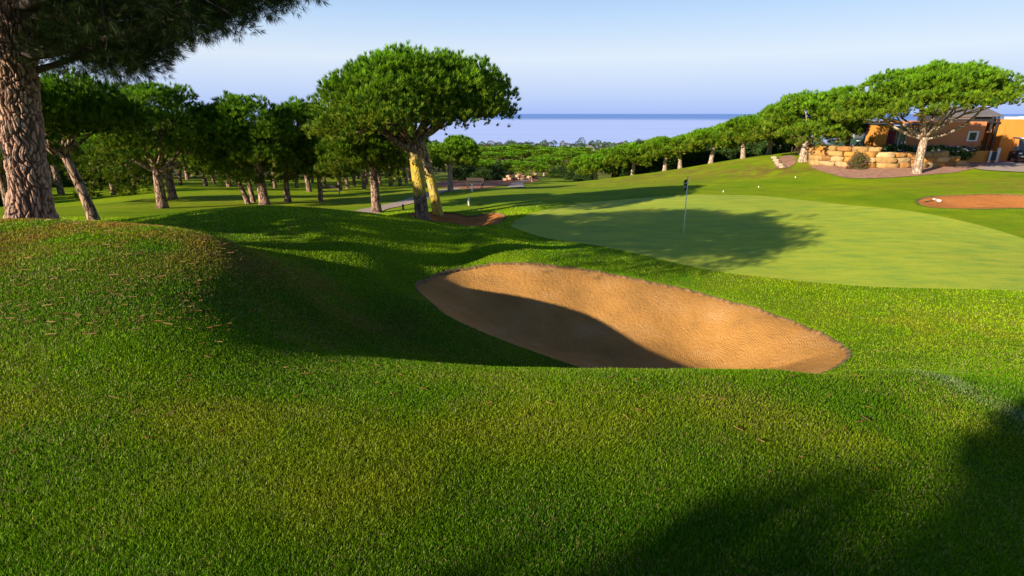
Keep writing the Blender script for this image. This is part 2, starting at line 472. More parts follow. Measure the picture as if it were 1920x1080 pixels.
def turf_color(x, y):
    """colour patches of the turf"""
    n1 = vnoise(x, y, 0.35, 1) * 0.5 + vnoise(x, y, 1.1, 2) * 0.3 + vnoise(x, y, 3.7, 4) * 0.2
    r = np.hypot(x, y)
    lush = np.array([0.045, 0.125, 0.005]); mid = np.array([0.115, 0.20, 0.006]); dry = np.array([0.22, 0.215, 0.022]); brown = np.array([0.20, 0.115, 0.04])
    t = np.clip(0.42 + 0.55 * n1 - 0.3 * np.clip((3.4 - r) / 1.5, 0, 1) + 0.25 * np.clip((r - 22) / 25, 0, 1), 0, 1)[..., None]  # deeper green near the camera, partly standing in for dimmer light there
    c = lush * (1 - t) + mid * t
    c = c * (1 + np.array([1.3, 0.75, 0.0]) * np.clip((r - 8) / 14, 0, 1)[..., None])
    def spot(cx, cy, rx, ry, amt, colr, c):
        d = ((x - cx) / rx) ** 2 + ((y - cy) / ry) ** 2
        f = np.exp(-d) * amt * np.clip(0.75 + 0.9 * vnoise(x, y, 1.6, 7) + 0.4 * vnoise(x, y, 5, 8), 0, 1.5)
        f = np.clip(f, 0, 1)[..., None]
        return c * (1 - f) + colr * f
    for cx, cy, rx, ry, amt, cl in [(-6, 8.6, 3.6, 1.8, 0.75, brown), (-9, 7.5, 3, 2.2, 0.6, brown), (-3.0, 3.0, 2.0, 1.0, 0.3, dry), (-1.0, 2.8, 1.6, 0.7, 0.3, dry), (0.6, 3.5, 1.5, 0.8, 0.3, dry), (2.6, 3.6, 1.4, 0.5, 0.3, dry),
                                    (-0.9, 2.1, 0.8, 0.4, 0.35, dry), (4.2, 4.6, 1.2, 0.8, 0.35, dry), (16.5, 47, 9, 5, 0.8, dry), (20, 43, 5, 3, 0.7, brown), (25, 33, 8, 2.0, 0.6, dry), (31, 33, 5, 3, 0.9, dry * 1.1),
                                    (14, 52, 7, 3, 0.6, brown), (10, 45, 10, 5, 0.5, dry), (-8, 40, 10, 8, 0.5, dry), (-18, 33, 9, 6, 0.45, dry), (24, 22, 5, 2, 0.5, dry), (5.3, 5.7, 0.28, 1.0, 0.7, (0.15, 0.19, 0.20)), (9.5, 11.5, 3, 2, 0.35, dry), (7, 15.3, 4, 1.0, 0.3, dry), (0, 55, 12, 8, 0.5, dry)]:  # dry spots on the left fairway also paint in its sunlight
        c = spot(cx, cy, rx, ry, amt, np.array(cl), c)
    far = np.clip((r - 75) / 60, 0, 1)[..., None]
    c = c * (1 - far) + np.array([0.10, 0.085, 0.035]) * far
    return c

m, nt, b = mat_new("turf")
a = nt.nodes.new("ShaderNodeVertexColor"); a.layer_name = "col"
v = coords(nt)
f1 = noise(nt, v, 26, 5, 0.8)
r1 = ramp(nt, f1, [(0.32, (0.45, 0.5, 0.4)), (0.52, (1.0, 1.0, 1.0)), (0.7, (1.55, 1.5, 1.4))])
f2 = noise(nt, coords(nt, (0.35, 1.3, 1)), 1.1, 5, 0.65)
r2 = ramp(nt, f2, [(0.3, (0.72, 0.85, 0.7)), (0.7, (1.25, 1.12, 1.1))])
c1 = mixc(nt, 1.0, a.outputs[0], r1.outputs[0], 'MULTIPLY')
c2 = mixc(nt, 1.0, c1, r2.outputs[0], 'MULTIPLY')
nt.links.new(c2, b.inputs["Base Color"])
b.inputs["Roughness"].default_value = 0.9
b.inputs["Specular IOR Level"].default_value = 0.05
bump(nt, b, noise(nt, v, 40, 4, 0.8), 0.6, 0.03)
M['turf'] = m
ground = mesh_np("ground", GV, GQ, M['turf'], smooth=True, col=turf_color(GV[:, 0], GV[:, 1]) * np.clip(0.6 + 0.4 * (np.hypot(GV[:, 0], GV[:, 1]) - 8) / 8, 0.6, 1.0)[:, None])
tag(ground, kind="structure")

def gz(x, y):
    return float(h_ground(np.array([float(x)]), np.array([float(y)]))[0]) + ZC

# smooth sheets (green, sand, path) as rings drawn in towards the middle of their outline
def sheet(name, poly, zf, mat, rings=60, center=None, smooth=True):
    c = np.array(center if center is not None else poly.mean(0))
    ks = np.linspace(1, 0.02, rings)
    P = c + (poly - c)[None] * ks[:, None, None]
    n = len(poly)
    XY = P.reshape(-1, 2)
    Z = zf(XY[:, 0], XY[:, 1]) + ZC
    V = np.column_stack([XY, Z])
    i = np.arange(rings - 1)[:, None]; j = np.arange(n)[None]; k = (j + 1) % n
    Q = np.stack([(i * n + j).ravel(), (i * n + k).ravel(), ((i + 1) * n + k).ravel(), ((i + 1) * n + j).ravel()], 1)
    cen = len(V)
    V = np.vstack([V, [[c[0], c[1], zf(np.array([c[0]]), np.array([c[1]]))[0] + ZC]]])
    h = n // 2; q = 2 * np.arange(h); o = (rings - 1) * n
    Q = np.vstack([Q, np.stack([o + q, o + q + 1, o + (q + 2) % n, np.full(h, cen)], 1)])
    if np.cross(poly[1] - poly[0], poly[2] - poly[1]).sum() < 0: pass
    return mesh_np(name, V, Q, mat, smooth=smooth)

# ------------------------------------------------------------------ sea
m, nt, b = mat_new("sea_water")
tc = nt.nodes.new("ShaderNodeTexCoord")
ln = nt.nodes.new("ShaderNodeVectorMath"); ln.operation = 'LENGTH'
nt.links.new(tc.outputs["Object"], ln.inputs[0])
v = coords(nt, (0.00035, 0.0012, 1))
wob = noise(nt, v, 1.0, 4)
ad = nt.nodes.new("ShaderNodeMath"); ad.operation = 'MULTIPLY_ADD'; ad.inputs[1].default_value = 1200
nt.links.new(wob, ad.inputs[0]); nt.links.new(ln.outputs[1], ad.inputs[2])
mr = nt.nodes.new("ShaderNodeMapRange"); mr.inputs[1].default_value = 4700; mr.inputs[2].default_value = 7000
nt.links.new(ad.outputs[0], mr.inputs[0])
st = ramp(nt, noise(nt, coords(nt, (0.0006, 0.006, 1)), 1.0, 5), [(0.35, (0.36, 0.47, 0.82)), (0.65, (0.42, 0.53, 0.88))])
cc = mixc(nt, mr.outputs[0], st.outputs[0], (0.09, 0.21, 0.58))
nt.links.new(cc, b.inputs["Base Color"])
b.inputs["Roughness"].default_value = 0.35
b.inputs["IOR"].default_value = 1.33
b.inputs["Specular IOR Level"].default_value = 0.1
M['sea'] = m
rr = np.concatenate([[50], np.geomspace(300, 90000, 60)]); th = np.radians(np.arange(0, 360, 3))
A, R = np.meshgrid(th, rr); nth = len(th)
V = np.column_stack([(R * np.sin(A)).ravel(), (R * np.cos(A)).ravel(), np.zeros(R.size)])
i = np.arange(len(rr) - 1)[:, None]; j = np.arange(nth)[None]; k = (j + 1) % nth
Q = np.stack([(i * nth + j).ravel(), (i * nth + k).ravel(), ((i + 1) * nth + k).ravel(), ((i + 1) * nth + j).ravel()], 1)
tag(mesh_np("sea", V, Q, m), kind="structure")

# ------------------------------------------------------------------ putting green, bunkers, paths
m, nt, b = mat_new("putting_green_turf")
v = coords(nt)
f = noise(nt, coords(nt, (0.5, 1.6, 1)), 1.3, 6, 0.7)
r1 = ramp(nt, f, [(0.28, (0.19, 0.32, 0.05)), (0.5, (0.33, 0.42, 0.035)), (0.72, (0.46, 0.47, 0.05))])
f2 = noise(nt, coords(nt, (1, 1, 1)), 22, 4, 0.8)
r2 = ramp(nt, f2, [(0.3, (0.8, 0.82, 0.8)), (0.7, (1.15, 1.12, 1.1))])
nt.links.new(mixc(nt, 1.0, r1.outputs[0], r2.outputs[0], 'MULTIPLY'), b.inputs["Base Color"])
b.inputs["Roughness"].default_value = 0.8
b.inputs["Specular IOR Level"].default_value = 0.1
bump(nt, b, noise(nt, v, 70, 3, 0.8), 0.3, 0.01)
M['green'] = m
tag(sheet("putting_green", greenP, lambda x, y: h_turf(x, y) + 0.008, M['green'], 110), kind="structure")

def mat_sand(name, c_lo, c_mid, c_hi, cen, k):
    m, nt, b = mat_new(name)
    v = coords(nt)
    f = noise(nt, v, 0.9, 6, 0.65)
    r1 = ramp(nt, f, [(0.3, c_lo), (0.5, c_mid), (0.72, c_hi)])
    g = noise(nt, v, 90, 3, 0.8)
    r2 = ramp(nt, g, [(0.3, (0.58, 0.56, 0.54)), (0.7, (1.3, 1.3, 1.3))])
    nt.links.new(mixc(nt, 1.0, r1.outputs[0], r2.outputs[0], 'MULTIPLY'), b.inputs["Base Color"])
    b.inputs["Roughness"].default_value = 0.95
    b.inputs["Specular IOR Level"].default_value = 0.05
    # raked rings
    mp = nt.nodes.new("ShaderNodeMapping"); tc = nt.nodes.new("ShaderNodeTexCoord")
    mp.inputs["Location"].default_value = (-cen[0] * k, -cen[1], -ZC + 4.9)
    mp.inputs["Scale"].default_value = (k, 1.0, 1.0)
    nt.links.new(tc.outputs["Object"], mp.inputs[0])
    nz = nt.nodes.new("ShaderNodeTexNoise"); nz.inputs["Scale"].default_value = 0.55; nt.links.new(v, nz.inputs["Vector"])
    ad = nt.nodes.new("ShaderNodeVectorMath"); ad.operation = 'MULTIPLY_ADD'; ad.inputs[1].default_value = (1.0, 1.0, 0)
    nt.links.new(nz.outputs[1], ad.inputs[0]); nt.links.new(mp.outputs[0], ad.inputs[2])
    wv = nt.nodes.new("ShaderNodeTexWave"); wv.wave_type = 'RINGS'; wv.rings_direction = 'Z'
    wv.inputs["Scale"].default_value = 7.5; wv.inputs["Distortion"].default_value = 2.5; wv.inputs["Detail"].default_value = 3; wv.inputs["Detail Scale"].default_value = 2.5
    nt.links.new(ad.outputs[0], wv.inputs["Vector"])
    clod = noise(nt, v, 11, 5, 0.75)
    hm = nt.nodes.new("ShaderNodeMath"); hm.operation = 'MULTIPLY_ADD'; hm.inputs[1].default_value = 0.11
    nt.links.new(wv.outputs[1], hm.inputs[0]); nt.links.new(clod, hm.inputs[2])
    bump(nt, b, hm.outputs[0], 1.0, 0.05)
    return m
M['sand'] = mat_sand("bunker_sand", (0.33, 0.18, 0.06), (0.46, 0.235, 0.065), (0.52, 0.30, 0.12), (3.6, 12.4), 0.75)
M['sand_red'] = mat_sand("red_bunker_sand", (0.46, 0.17, 0.05), (0.52, 0.20, 0.055), (0.58, 0.25, 0.075), (0, 0), 1.0)
def sand_z(poly, dep, lip):
    def f(x, y):
        b, d = bowl(poly, dep, x, y)
        return h_turf(x, y) - b.reshape(np.shape(x)) - lip + 0.012 * vnoise(x, y, 2.2, 9)
    return f
for (poly, dep, lip), nm, mt in zip(BUNK, ("near", "far", "right"), (M['sand'], M['sand_red'], M['sand_red'])):
    tag(sheet("bunker_sand", poly, sand_z(poly, dep, lip), mt, 120), kind="structure")
    # cut soil and root edge round the sand
    n = 900
    q = np.linspace(0, len(poly), n, endpoint=False); i = q.astype(int) % len(poly); fr = (q - np.floor(q))[:, None]
    P = poly[i] * (1 - fr) + poly[(i + 1) % len(poly)] * fr
    t = np.roll(P, -1, 0) - np.roll(P, 1, 0); t /= np.linalg.norm(t, axis=1)[:, None]
    nrm = np.stack([t[:, 1], -t[:, 0]], 1)
    if sdist(poly, [P[0, 0] + nrm[0, 0] * 0.05], [P[0, 1] + nrm[0, 1] * 0.05])[0] < 0: nrm = -nrm
    w1 = vnoise(P[:, 0], P[:, 1], 7.0, 11)[:, None]; w2 = vnoise(P[:, 0], P[:, 1], 17.0, 12)[:, None]
    rings_ = []
    for off, dz in ((0.03, -0.02), (0.012, 0.006), (0.0, 0.008), (-0.035, -0.02), (-0.07, -lip * 0.6), (-0.05, -lip - 0.1)):
        pp = P + nrm * (off + 0.025 * w1 + 0.02 * w2)
        rings_.append(np.column_stack([pp, h_turf(pp[:, 0], pp[:, 1]) + dz + ZC + 0.012 * w2[:, 0] * (off > -0.06)]))
    V = np.vstack(rings_)
    ii = np.arange(len(rings_) - 1)[:, None]; jj = np.arange(n)[None]; kk = (jj + 1) % n
    Q = np.stack([(ii * n + jj).ravel(), (ii * n + kk).ravel(), ((ii + 1) * n + kk).ravel(), ((ii + 1) * n + jj).ravel()], 1)
    cc = np.tile(np.array([[0.05, 0.11, 0.01]]), (n, 1)); soil = np.tile(np.array([[0.16, 0.085, 0.03]]), (n, 1)) * (1 + 0.5 * w2)
    mixr = cc * 0.6 + soil * 0.4
    cols = np.vstack([cc, cc, mixr, soil, soil, soil])
    if 'edge' not in M:
        me_, nt, b = mat_new("turf_edge"); a = nt.nodes.new("ShaderNodeVertexColor"); a.layer_name = "col"
        g = ramp(nt, noise(nt, coords(nt), 30, 4, 0.8), [(0.3, (0.5, 0.5, 0.5)), (0.7, (1.5, 1.5, 1.5))])
        nt.links.new(mixc(nt, 1.0, a.outputs[0], g.outputs[0], 'MULTIPLY'), b.inputs["Base Color"]); b.inputs["Roughness"].default_value = 0.95
        M['edge'] = me_
    tag(mesh_np("bunker_edge", V, Q, M['edge'], col=cols), kind="structure")

M['path'] = simple("pale_path_concrete", (0.36, 0.28, 0.22), 0.9, 0.15, 1.5, bmp=0.2)
M['earth'] = simple("red_earth", (0.33, 0.115, 0.045), 0.95, 0.35, 0.7, bmp=0.5, bdist=0.05)
M['mulch'] = simple("bark_mulch", (0.36, 0.19, 0.12), 0.95, 0.4, 3.0, bmp=0.8, bdist=0.05)
def ribbon(name, pts, width, mat, lift=0.02, near=15):
    P = np.array([drop_last(px, py, near) if not isinstance(px, tuple) else px for px, py in pts], float)
    n = 90
    t = np.linspace(0, len(P) - 1, n); i = np.minimum(t.astype(int), len(P) - 2); f = (t - i)[:, None]
    p0, p1, p2, p3 = P[np.maximum(i - 1, 0)], P[i], P[i + 1], P[np.minimum(i + 2, len(P) - 1)]
    C = 0.5 * (2 * p1 + (p2 - p0) * f + (2 * p0 - 5 * p1 + 4 * p2 - p3) * f ** 2 + (3 * p1 - p0 - 3 * p2 + p3) * f ** 3)
    T = np.gradient(C, axis=0); T /= np.linalg.norm(T, axis=1)[:, None] + 1e-9
    Nn = np.stack([-T[:, 1], T[:, 0]], 1)
    m_ = 9
    V = []
    for k in range(m_):
        pp = C + Nn * width * (k / (m_ - 1) - 0.5)
        V.append(np.column_stack([pp, h_turf(pp[:, 0], pp[:, 1]) + lift + ZC]))
    V = np.vstack(V)
    ii = np.arange(m_ - 1)[:, None]; jj = np.arange(n - 1)[None]
    Q = np.stack([(ii * n + jj).ravel(), (ii * n + jj + 1).ravel(), ((ii + 1) * n + jj + 1).ravel(), ((ii + 1) * n + jj).ravel()], 1)
    return tag(mesh_np(name, V, Q, mat, smooth=True), kind="structure")
ribbon("cart_path", [(640,412),(690,398),(730,388),(775,376),(800,366),(830,357),(880,351)], 1.5, M['path'], 0.03, 19)
ribbon("valley_path", [(968,352),(970,345),(980,339),(1010,334)], 1.5, M['path'], 0.05, 30)
def patch(name, pts, mat, lift, near, **kw):
    return tag(sheet(name, smooth_poly([drop_last(px, py, near) for px, py in pts], 140), lambda x, y: h_turf(x, y) + lift, mat, 70), kind="structure")
patch("red_earth_bank", [(800,347),(850,337),(960,334),(1010,338),(960,346),(900,354),(850,352)], M['earth'], 0.04, 30)
patch("mulch_bed", [(1520,312),(1560,303),(1660,314),(1780,309),(1850,299),(1935,294),(1940,303),(1850,312),(1780,324),(1700,331),(1600,335),(1560,328)], M['mulch'], 0.03, 25)
patch("service_path", [(1832,317),(1850,310),(1880,304),(1960,296),(2060,300),(2040,322),(1960,324),(1900,322)], M['path'], 0.06, 25)

# ------------------------------------------------------------------ pines
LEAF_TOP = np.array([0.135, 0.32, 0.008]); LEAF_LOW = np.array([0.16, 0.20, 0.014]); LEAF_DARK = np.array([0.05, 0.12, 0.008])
DENS = 1.7
def tufts(rng, P, D, L, W, K, spread, col, jit=0.18):
    """K needle slivers out of every point P about direction D; colour per tuft"""
    n = len(P)
    d = D[:, None, :] + rng.normal(0, spread, (n, K, 3))
    d /= np.linalg.norm(d, axis=2, keepdims=True)
    a = np.cross(d, rng.normal(0, 1, (n, K, 3))); a /= np.linalg.norm(a, axis=2, keepdims=True) + 1e-9
    ln = L * rng.uniform(0.65, 1.15, (n, K, 1))
    if np.ndim(L): ln = L[:, None, None] * rng.uniform(0.65, 1.15, (n, K, 1))
    base = P[:, None, :] + d * ln * 0.08
    tip = P[:, None, :] + d * ln
    mid = P[:, None, :] + d * ln * 0.45
    V = np.stack([base, mid + a * W, tip, mid - a * W], 2).reshape(-1, 3)
    T = np.arange(n * K * 4).reshape(-1, 4)
    c = col[:, None, :] * rng.uniform(1 - jit, 1 + jit, (n, K, 1))
    C = np.repeat(c.reshape(-1, 3), 4, 0)
    return V, T, C

def crown_geo(rng, a, b, h, ncl, tpc, L, W, K, rc=None, skirt=0.35, lean=(0, 0), holes=0.0, droop=0.0, tint=1.0, thick=0.42, low_dir=None):
    """umbrella crown: clumps of needle brushes over a domed lens. origin = middle of its underside"""
    rc = rc or 0.13 * (a + b) / 2 + 0.25
    ang0 = rng.uniform(0, 6.28, 4)
    cl = []
    tries = 0
    while len(cl) < ncl and tries < ncl * 60:
        tries += 1
        q = rng.uniform(0, 2 * math.pi); rho = math.sqrt(rng.uniform(0, 1))
        edge = 1 + 0.10 * math.sin(3 * q + ang0[0]) + 0.08 * math.sin(5 * q + ang0[1]) + 0.05 * math.sin(9 * q + ang0[2])
        x = a * edge * rho * math.cos(q) * 0.92; y = b * edge * rho * math.sin(q) * 0.92
        top = h * (1 - rho ** 2.6) ** 0.5 * (1 + 0.07 * math.sin(4 * q + ang0[3]))
        low = -0.12 * h * rho ** 4 - droop * rho * h + 0.22 * h * (1 - rho ** 2)
        layer = rng.random()
        if layer < 0.62: z = top - rc * 0.5
        elif layer < 0.85: z = low + (top - low) * rng.uniform(0.1, 0.55)
        else: z = low + 0.12 * h * rng.random()
        z = max(z, low + rc * 0.2)
        p = np.array([x + lean[0] * z / h, y + lean[1] * z / h, z])
        if all(np.sum((p - c[0]) ** 2) > (0.62 * rc) ** 2 for c in cl):
            cl.append((p, rc * rng.uniform(0.7, 1.25), rho, layer))
    Ps = []; Ds = []; Cs = []
    for p, r, rho, layer in cl:
        n = int(DENS * tpc * (r / rc) ** 2 * rng.uniform(0.8, 1.2))
        d = rng.normal(0, 1, (n, 3)); d[:, 2] = np.abs(d[:, 2]) * 1.0 - skirt * rng.random(n) * 1.6
        d /= np.linalg.norm(d, axis=1)[:, None]
        rad = r * rng.uniform(0.62, 1.0, (n, 1)) * np.array([1, 1, 0.78])
        Ps.append(p + d * rad)
        D = d * 0.7 + np.array([0, 0, 0.7]) + rng.normal(0, 0.15, (n, 3))
        Ds.append(D / np.linalg.norm(D, axis=1)[:, None])
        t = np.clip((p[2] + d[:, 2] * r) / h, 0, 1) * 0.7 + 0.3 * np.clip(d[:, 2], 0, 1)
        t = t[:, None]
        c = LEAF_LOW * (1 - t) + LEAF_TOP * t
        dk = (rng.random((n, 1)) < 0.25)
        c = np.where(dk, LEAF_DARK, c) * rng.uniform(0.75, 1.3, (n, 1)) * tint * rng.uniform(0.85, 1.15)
        Cs.append(c)
    P = np.vstack(Ps); D = np.vstack(Ds); C = np.vstack(Cs)
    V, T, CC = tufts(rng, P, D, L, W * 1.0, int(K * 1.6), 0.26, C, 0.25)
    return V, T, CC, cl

def bez(p0, p1, bend, n=7):
    p0 = np.array(p0, float); p1 = np.array(p1, float)
    m = (p0 + p1) / 2 + np.array(bend)
    t = np.linspace(0, 1, n)[:, None]
    return (1 - t) ** 2 * p0 + 2 * t * (1 - t) * m + t * t * p1

def limbs_mb(rng, mb, start, cl, nmain, r0, zc, sides=6, sub=3, org=(0, 0)):
    """limbs from the fork out to the clumps; crown origin is at (org, zc)"""
    C = [np.array([c[0][0] + org[0], c[0][1] + org[1], c[0][2] + zc]) for c in cl]
    if not C: return
    order = rng.permutation(len(C))[:nmain * 5]
    sec = sorted(order, key=lambda i: math.atan2(C[i][1] - start[1], C[i][0] - start[0]))
    groups = np.array_split(sec, nmain)
    for g in groups:
        if len(g) == 0: continue
        m_ = np.mean([C[i] for i in g], 0)
        mid = np.array(start) * 0.42 + m_ * 0.58; mid[2] = max(mid[2] - 0.1 * abs(m_[2] - start[2]), start[2] + 0.2)
        st_ = np.array(start) - np.array([0, 0, r0 * 2.2 * rng.random()])
        pts = bez(st_, mid, rng.normal(0, 0.2, 3) + np.array([0, 0, -0.1]), 6)
        mb.tube(pts, np.linspace(r0, r0 * 0.5, 6), sides)
        for i in g[:sub]:
            p2 = bez(mid, mid + (C[i] - mid) * 0.7, rng.normal(0, 0.15, 3), 5)
            mb.tube(p2, np.linspace(r0 * 0.45, r0 * 0.12, 5), 5)

def trunk_geo(path, rad, ns=16, nseg=40, rough=0.04, seed=0, flare=0.25):
    P = np.array(path, float); m_ = len(P)
    t = np.linspace(0, m_ - 1, nseg); i = np.minimum(t.astype(int), m_ - 2); f = (t - i)[:, None]
    p0, p1, p2, p3 = P[np.maximum(i - 1, 0)], P[i], P[i + 1], P[np.minimum(i + 2, m_ - 1)]
    C = 0.5 * (2 * p1 + (p2 - p0) * f + (2 * p0 - 5 * p1 + 4 * p2 - p3) * f ** 2 + (3 * p1 - p0 - 3 * p2 + p3) * f ** 3)
    Rr = np.interp(t, np.arange(m_), rad)
    hgt = C[:, 2] - C[0, 2]
    Rr = Rr * (1 + flare * np.exp(-np.clip(hgt, 0, None) / 0.25))
    q = np.linspace(0, 2 * math.pi, ns, endpoint=False)
    Q, H = np.meshgrid(q, hgt)
    lump = vnoise(np.cos(Q) * 1.6 + seed, np.sin(Q) * 1.6 + H * 1.1, 1.0, seed + 1) * 0.5 + vnoise(np.cos(Q) * 4 + seed, np.sin(Q) * 4 + H * 2.4, 1.0, seed + 2) * 0.5
    R2 = Rr[:, None] * (1 + rough * 2 * lump)
    V = np.stack([C[:, 0][:, None] + R2 * np.cos(Q), C[:, 1][:, None] + R2 * np.sin(Q), np.broadcast_to(C[:, 2][:, None], Q.shape)], 2).reshape(-1, 3)
    a = np.arange(nseg - 1)[:, None]; j = np.arange(ns)[None]; k = (j + 1) % ns
    T = np.stack([(a * ns + j).ravel(), (a * ns + k).ravel(), ((a + 1) * ns + k).ravel(), ((a + 1) * ns + j).ravel()], 1)
    return V, T

def pine(px, py, Y, cx, top, bot, hw, label, seed, ncl=60, tpc=26, L=0.26, W=0.012, K=12, fork=None, trunk_r=None, lean=(0, 0), depth=1.0,
         tilt=0.0, bark='bark', group=None, stems=None, nlimb=7, name="stone_pine", cat="pine tree", limb_targets=None, skirt=0.35, near=True, tint=1.0, droop=0.0, rc=None, dy=0.0, rough=0.04):
    """px,py: foot in the photo at distance Y. cx,top,bot,hw: crown middle, top, underside, half width in photo pixels"""
    rng = np.random.default_rng(seed)
    x, y, z = at(px, py, Y)
    z = gz(x, y) - ZC
    s = mpp(py, Y)
    root = empty(name, (x, y, z + ZC - 0.04), label, cat, group)
    ccx = at(cx, bot, Y)[0] - x
    zt = at(cx, top, Y)[2] - z; zb = at(cx, bot, Y)[2] - z
    a = hw * mpp(bot, Y) * 0.91
    h = (zt - zb) - 0.3 * (rc or 0.13 * a + 0.25) - 0.75 * L
    V, T, C, cl = crown_geo(rng, a, a * depth, h, ncl, tpc, L, W, K, skirt=skirt, tint=tint, droop=droop, rc=rc)
    V[:, 2] -= tilt * V[:, 0]
    for c_ in cl: c_[0][2] -= tilt * c_[0][0]
    V = V + np.array([ccx, dy, zb])
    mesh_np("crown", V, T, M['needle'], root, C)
    tr = (trunk_r or 0.2) * 0.8
    fk = fork if fork is not None else max(zb * 0.75, 0.6)
    fx, fy = lean
    path = [(0, 0, 0), (fx * 0.25, fy * 0.3, fk * 0.33), (fx * 0.6, fy * 0.6, fk * 0.68), (fx, fy, fk)]
    V, T = trunk_geo(path, [tr * 1.1, tr, tr * 0.9, tr * 0.78], 18, 30, rough, seed)
    mesh_np("trunk", V, T, M[bark], root, smooth=True)
    mb = MB()
    start = (fx, fy, fk - tr * 0.4)
    limbs_mb(rng, mb, start, [(c[0] + np.array([ccx, dy, 0]), c[1]) for c in cl], nlimb, tr * 0.5, zb)
    mb.build("limb", M[bark], root, smooth=True)
    if limb_targets:
        for k, (lx, ly, lY, r0, bend) in enumerate(limb_targets):
            q = at(lx, ly, lY)
            p1 = (q[0] - x, q[1] - y, q[2] - z)
            pts = bez((fx * 0.9, fy * 0.9, fk * 0.88), p1, bend, 10)
            MB().tube(pts, np.linspace(r0, r0 * 0.45, 10), 10).build("limb", M[bark], root, smooth=True)
    return root

# --- twin pines by the second bunker
pine(792, 405, 23.8, 758, 90, 238, 178, "bigger of the two yellow-barked pines, its trunk grey near the ground", 11,
     ncl=190, tpc=34, L=0.24, W=0.011, K=14, fork=3.6, trunk_r=0.36, lean=(-0.25, 0.0), depth=0.9, bark='bark_lichen', nlimb=9, dy=-0.6, droop=0.0, skirt=0.3, tilt=-0.10,
     limb_targets=[(705, 228, 22.6, 0.19, (-0.2, -0.2, -0.25))], rc=0.72)
pine(822, 400, 25.6, 848, 98, 218, 108, "thinner of the two yellow-barked pines, yellow down to the ground", 12,
     ncl=110, tpc=34, L=0.24, W=0.011, K=14, fork=3.9, trunk_r=0.29, lean=(-0.75, 0.0), depth=1.0, bark='bark_lichen2', nlimb=8, droop=0.0, skirt=0.2, rc=0.72)
# --- left row; tint dims the needle colours to put in partial shade
pine(178, 416, 16.5, 140, 128, 238, 105, "slim leaning pine with a forked trunk just right of the big foreground trunk", 13, tint=0.8, ncl=70, tpc=34, L=0.20, W=0.009, K=14, fork=2.2, trunk_r=0.17, lean=(-0.62, 0.2), droop=0.0, rc=0.6,
     limb_targets=[(84, 264, 16.2, 0.07, (0, 0, -0.1)), (150, 225, 16.7, 0.09, (0, 0, 0))], depth=1.1)
pine(305, 389, 28.5, 300, 146, 280, 106, "stone pine with a thick split trunk and wide dark crown on the sunlit fairway", 14, tint=0.8, ncl=110, tpc=30, L=0.25, W=0.012, K=13, fork=2.3, trunk_r=0.30, lean=(0.1, 0), droop=0.08, depth=1.1, nlimb=6,
     limb_targets=[(245, 295, 28, 0.13, (0, 0, -0.2)), (345, 300, 28.6, 0.12, (0, 0, -0.2))])
pine(497, 384, 31, 470, 174, 305, 98, "stone pine with a stout double trunk behind the shaded mound", 15, tint=0.8, ncl=100, tpc=30, L=0.27, W=0.013, K=13, fork=3.2, trunk_r=0.32, lean=(-0.2, 0), droop=0.2, depth=1.1)
pine(466, 384, 31.5, 440, 215, 318, 70, "slender pine, left one of the close trio of stems beside the double trunk", 16, tint=0.8, ncl=45, tpc=26, L=0.27, W=0.013, K=12, fork=2.6, trunk_r=0.17, lean=(-0.9, 0), droop=0.2)
pine(476, 383, 32.5, 485, 225, 318, 50, "slender pine in the middle of the close trio of stems beside the double trunk", 17, tint=0.8, ncl=30, tpc=26, L=0.27, W=0.013, K=12, fork=2.8, trunk_r=0.16, lean=(-0.3, 0), droop=0.2)
pine(541, 385, 33, 560, 186, 300, 62, "pine with a low Y-shaped fork and dark stem behind the mound crest", 18, tint=0.8, ncl=55, tpc=28, L=0.27, W=0.013, K=12, fork=1.7, trunk_r=0.22, lean=(0.05, 0), droop=0.2,
     limb_targets=[(524, 330, 33, 0.13, (0, 0, 0)), (560, 325, 33, 0.12, (0, 0, 0))])
pine(602, 386, 33.5, 610, 262, 326, 55, "small-crowned pine with a thin pale trunk right of the Y-forked one", 19, tint=0.8, ncl=40, tpc=28, L=0.25, W=0.013, K=12, fork=2.2, trunk_r=0.16, lean=(0.1, 0))
pine(707, 401, 26.8, 682, 218, 308, 78, "pine with a straight dark grey trunk at the near end of the cart path", 20, tint=0.8, ncl=90, tpc=32, L=0.25, W=0.012, K=13, fork=2.9, trunk_r=0.27, lean=(-0.05, 0), droop=0.25, depth=1.1)
pine(845, 359, 40, 852, 250, 306, 53, "small pine with a clean pale trunk and rounded crown right of the lichened pair", 21, ncl=55, tpc=28, L=0.28, W=0.014, K=12, fork=2.2, trunk_r=0.24, lean=(0.0, 0), droop=0.2, bark='bark_pale')
pine(325, 376, 35, 335, 205, 312, 75, "shadowed pine standing close behind the split trunk", 22, ncl=60, tpc=24, L=0.3, W=0.014, K=12, fork=2.2, trunk_r=0.3, droop=0.2, tint=0.85)
pine(20, 393, 30, 20, 200, 300, 90, "dark pine standing beyond the big foreground trunk at the left", 23, ncl=70, tpc=24, L=0.3, W=0.014, K=12, fork=2.4, trunk_r=0.25, droop=0.2, tint=0.85)
pine(215, 372, 42, 225, 240, 330, 70, "low-branched yellowish pine with bare lower boughs between two big trunks", 24, tint=0.8, ncl=60, tpc=22, L=0.34, W=0.016, K=11, fork=1.2, trunk_r=0.2, droop=0.5, skirt=0.9)

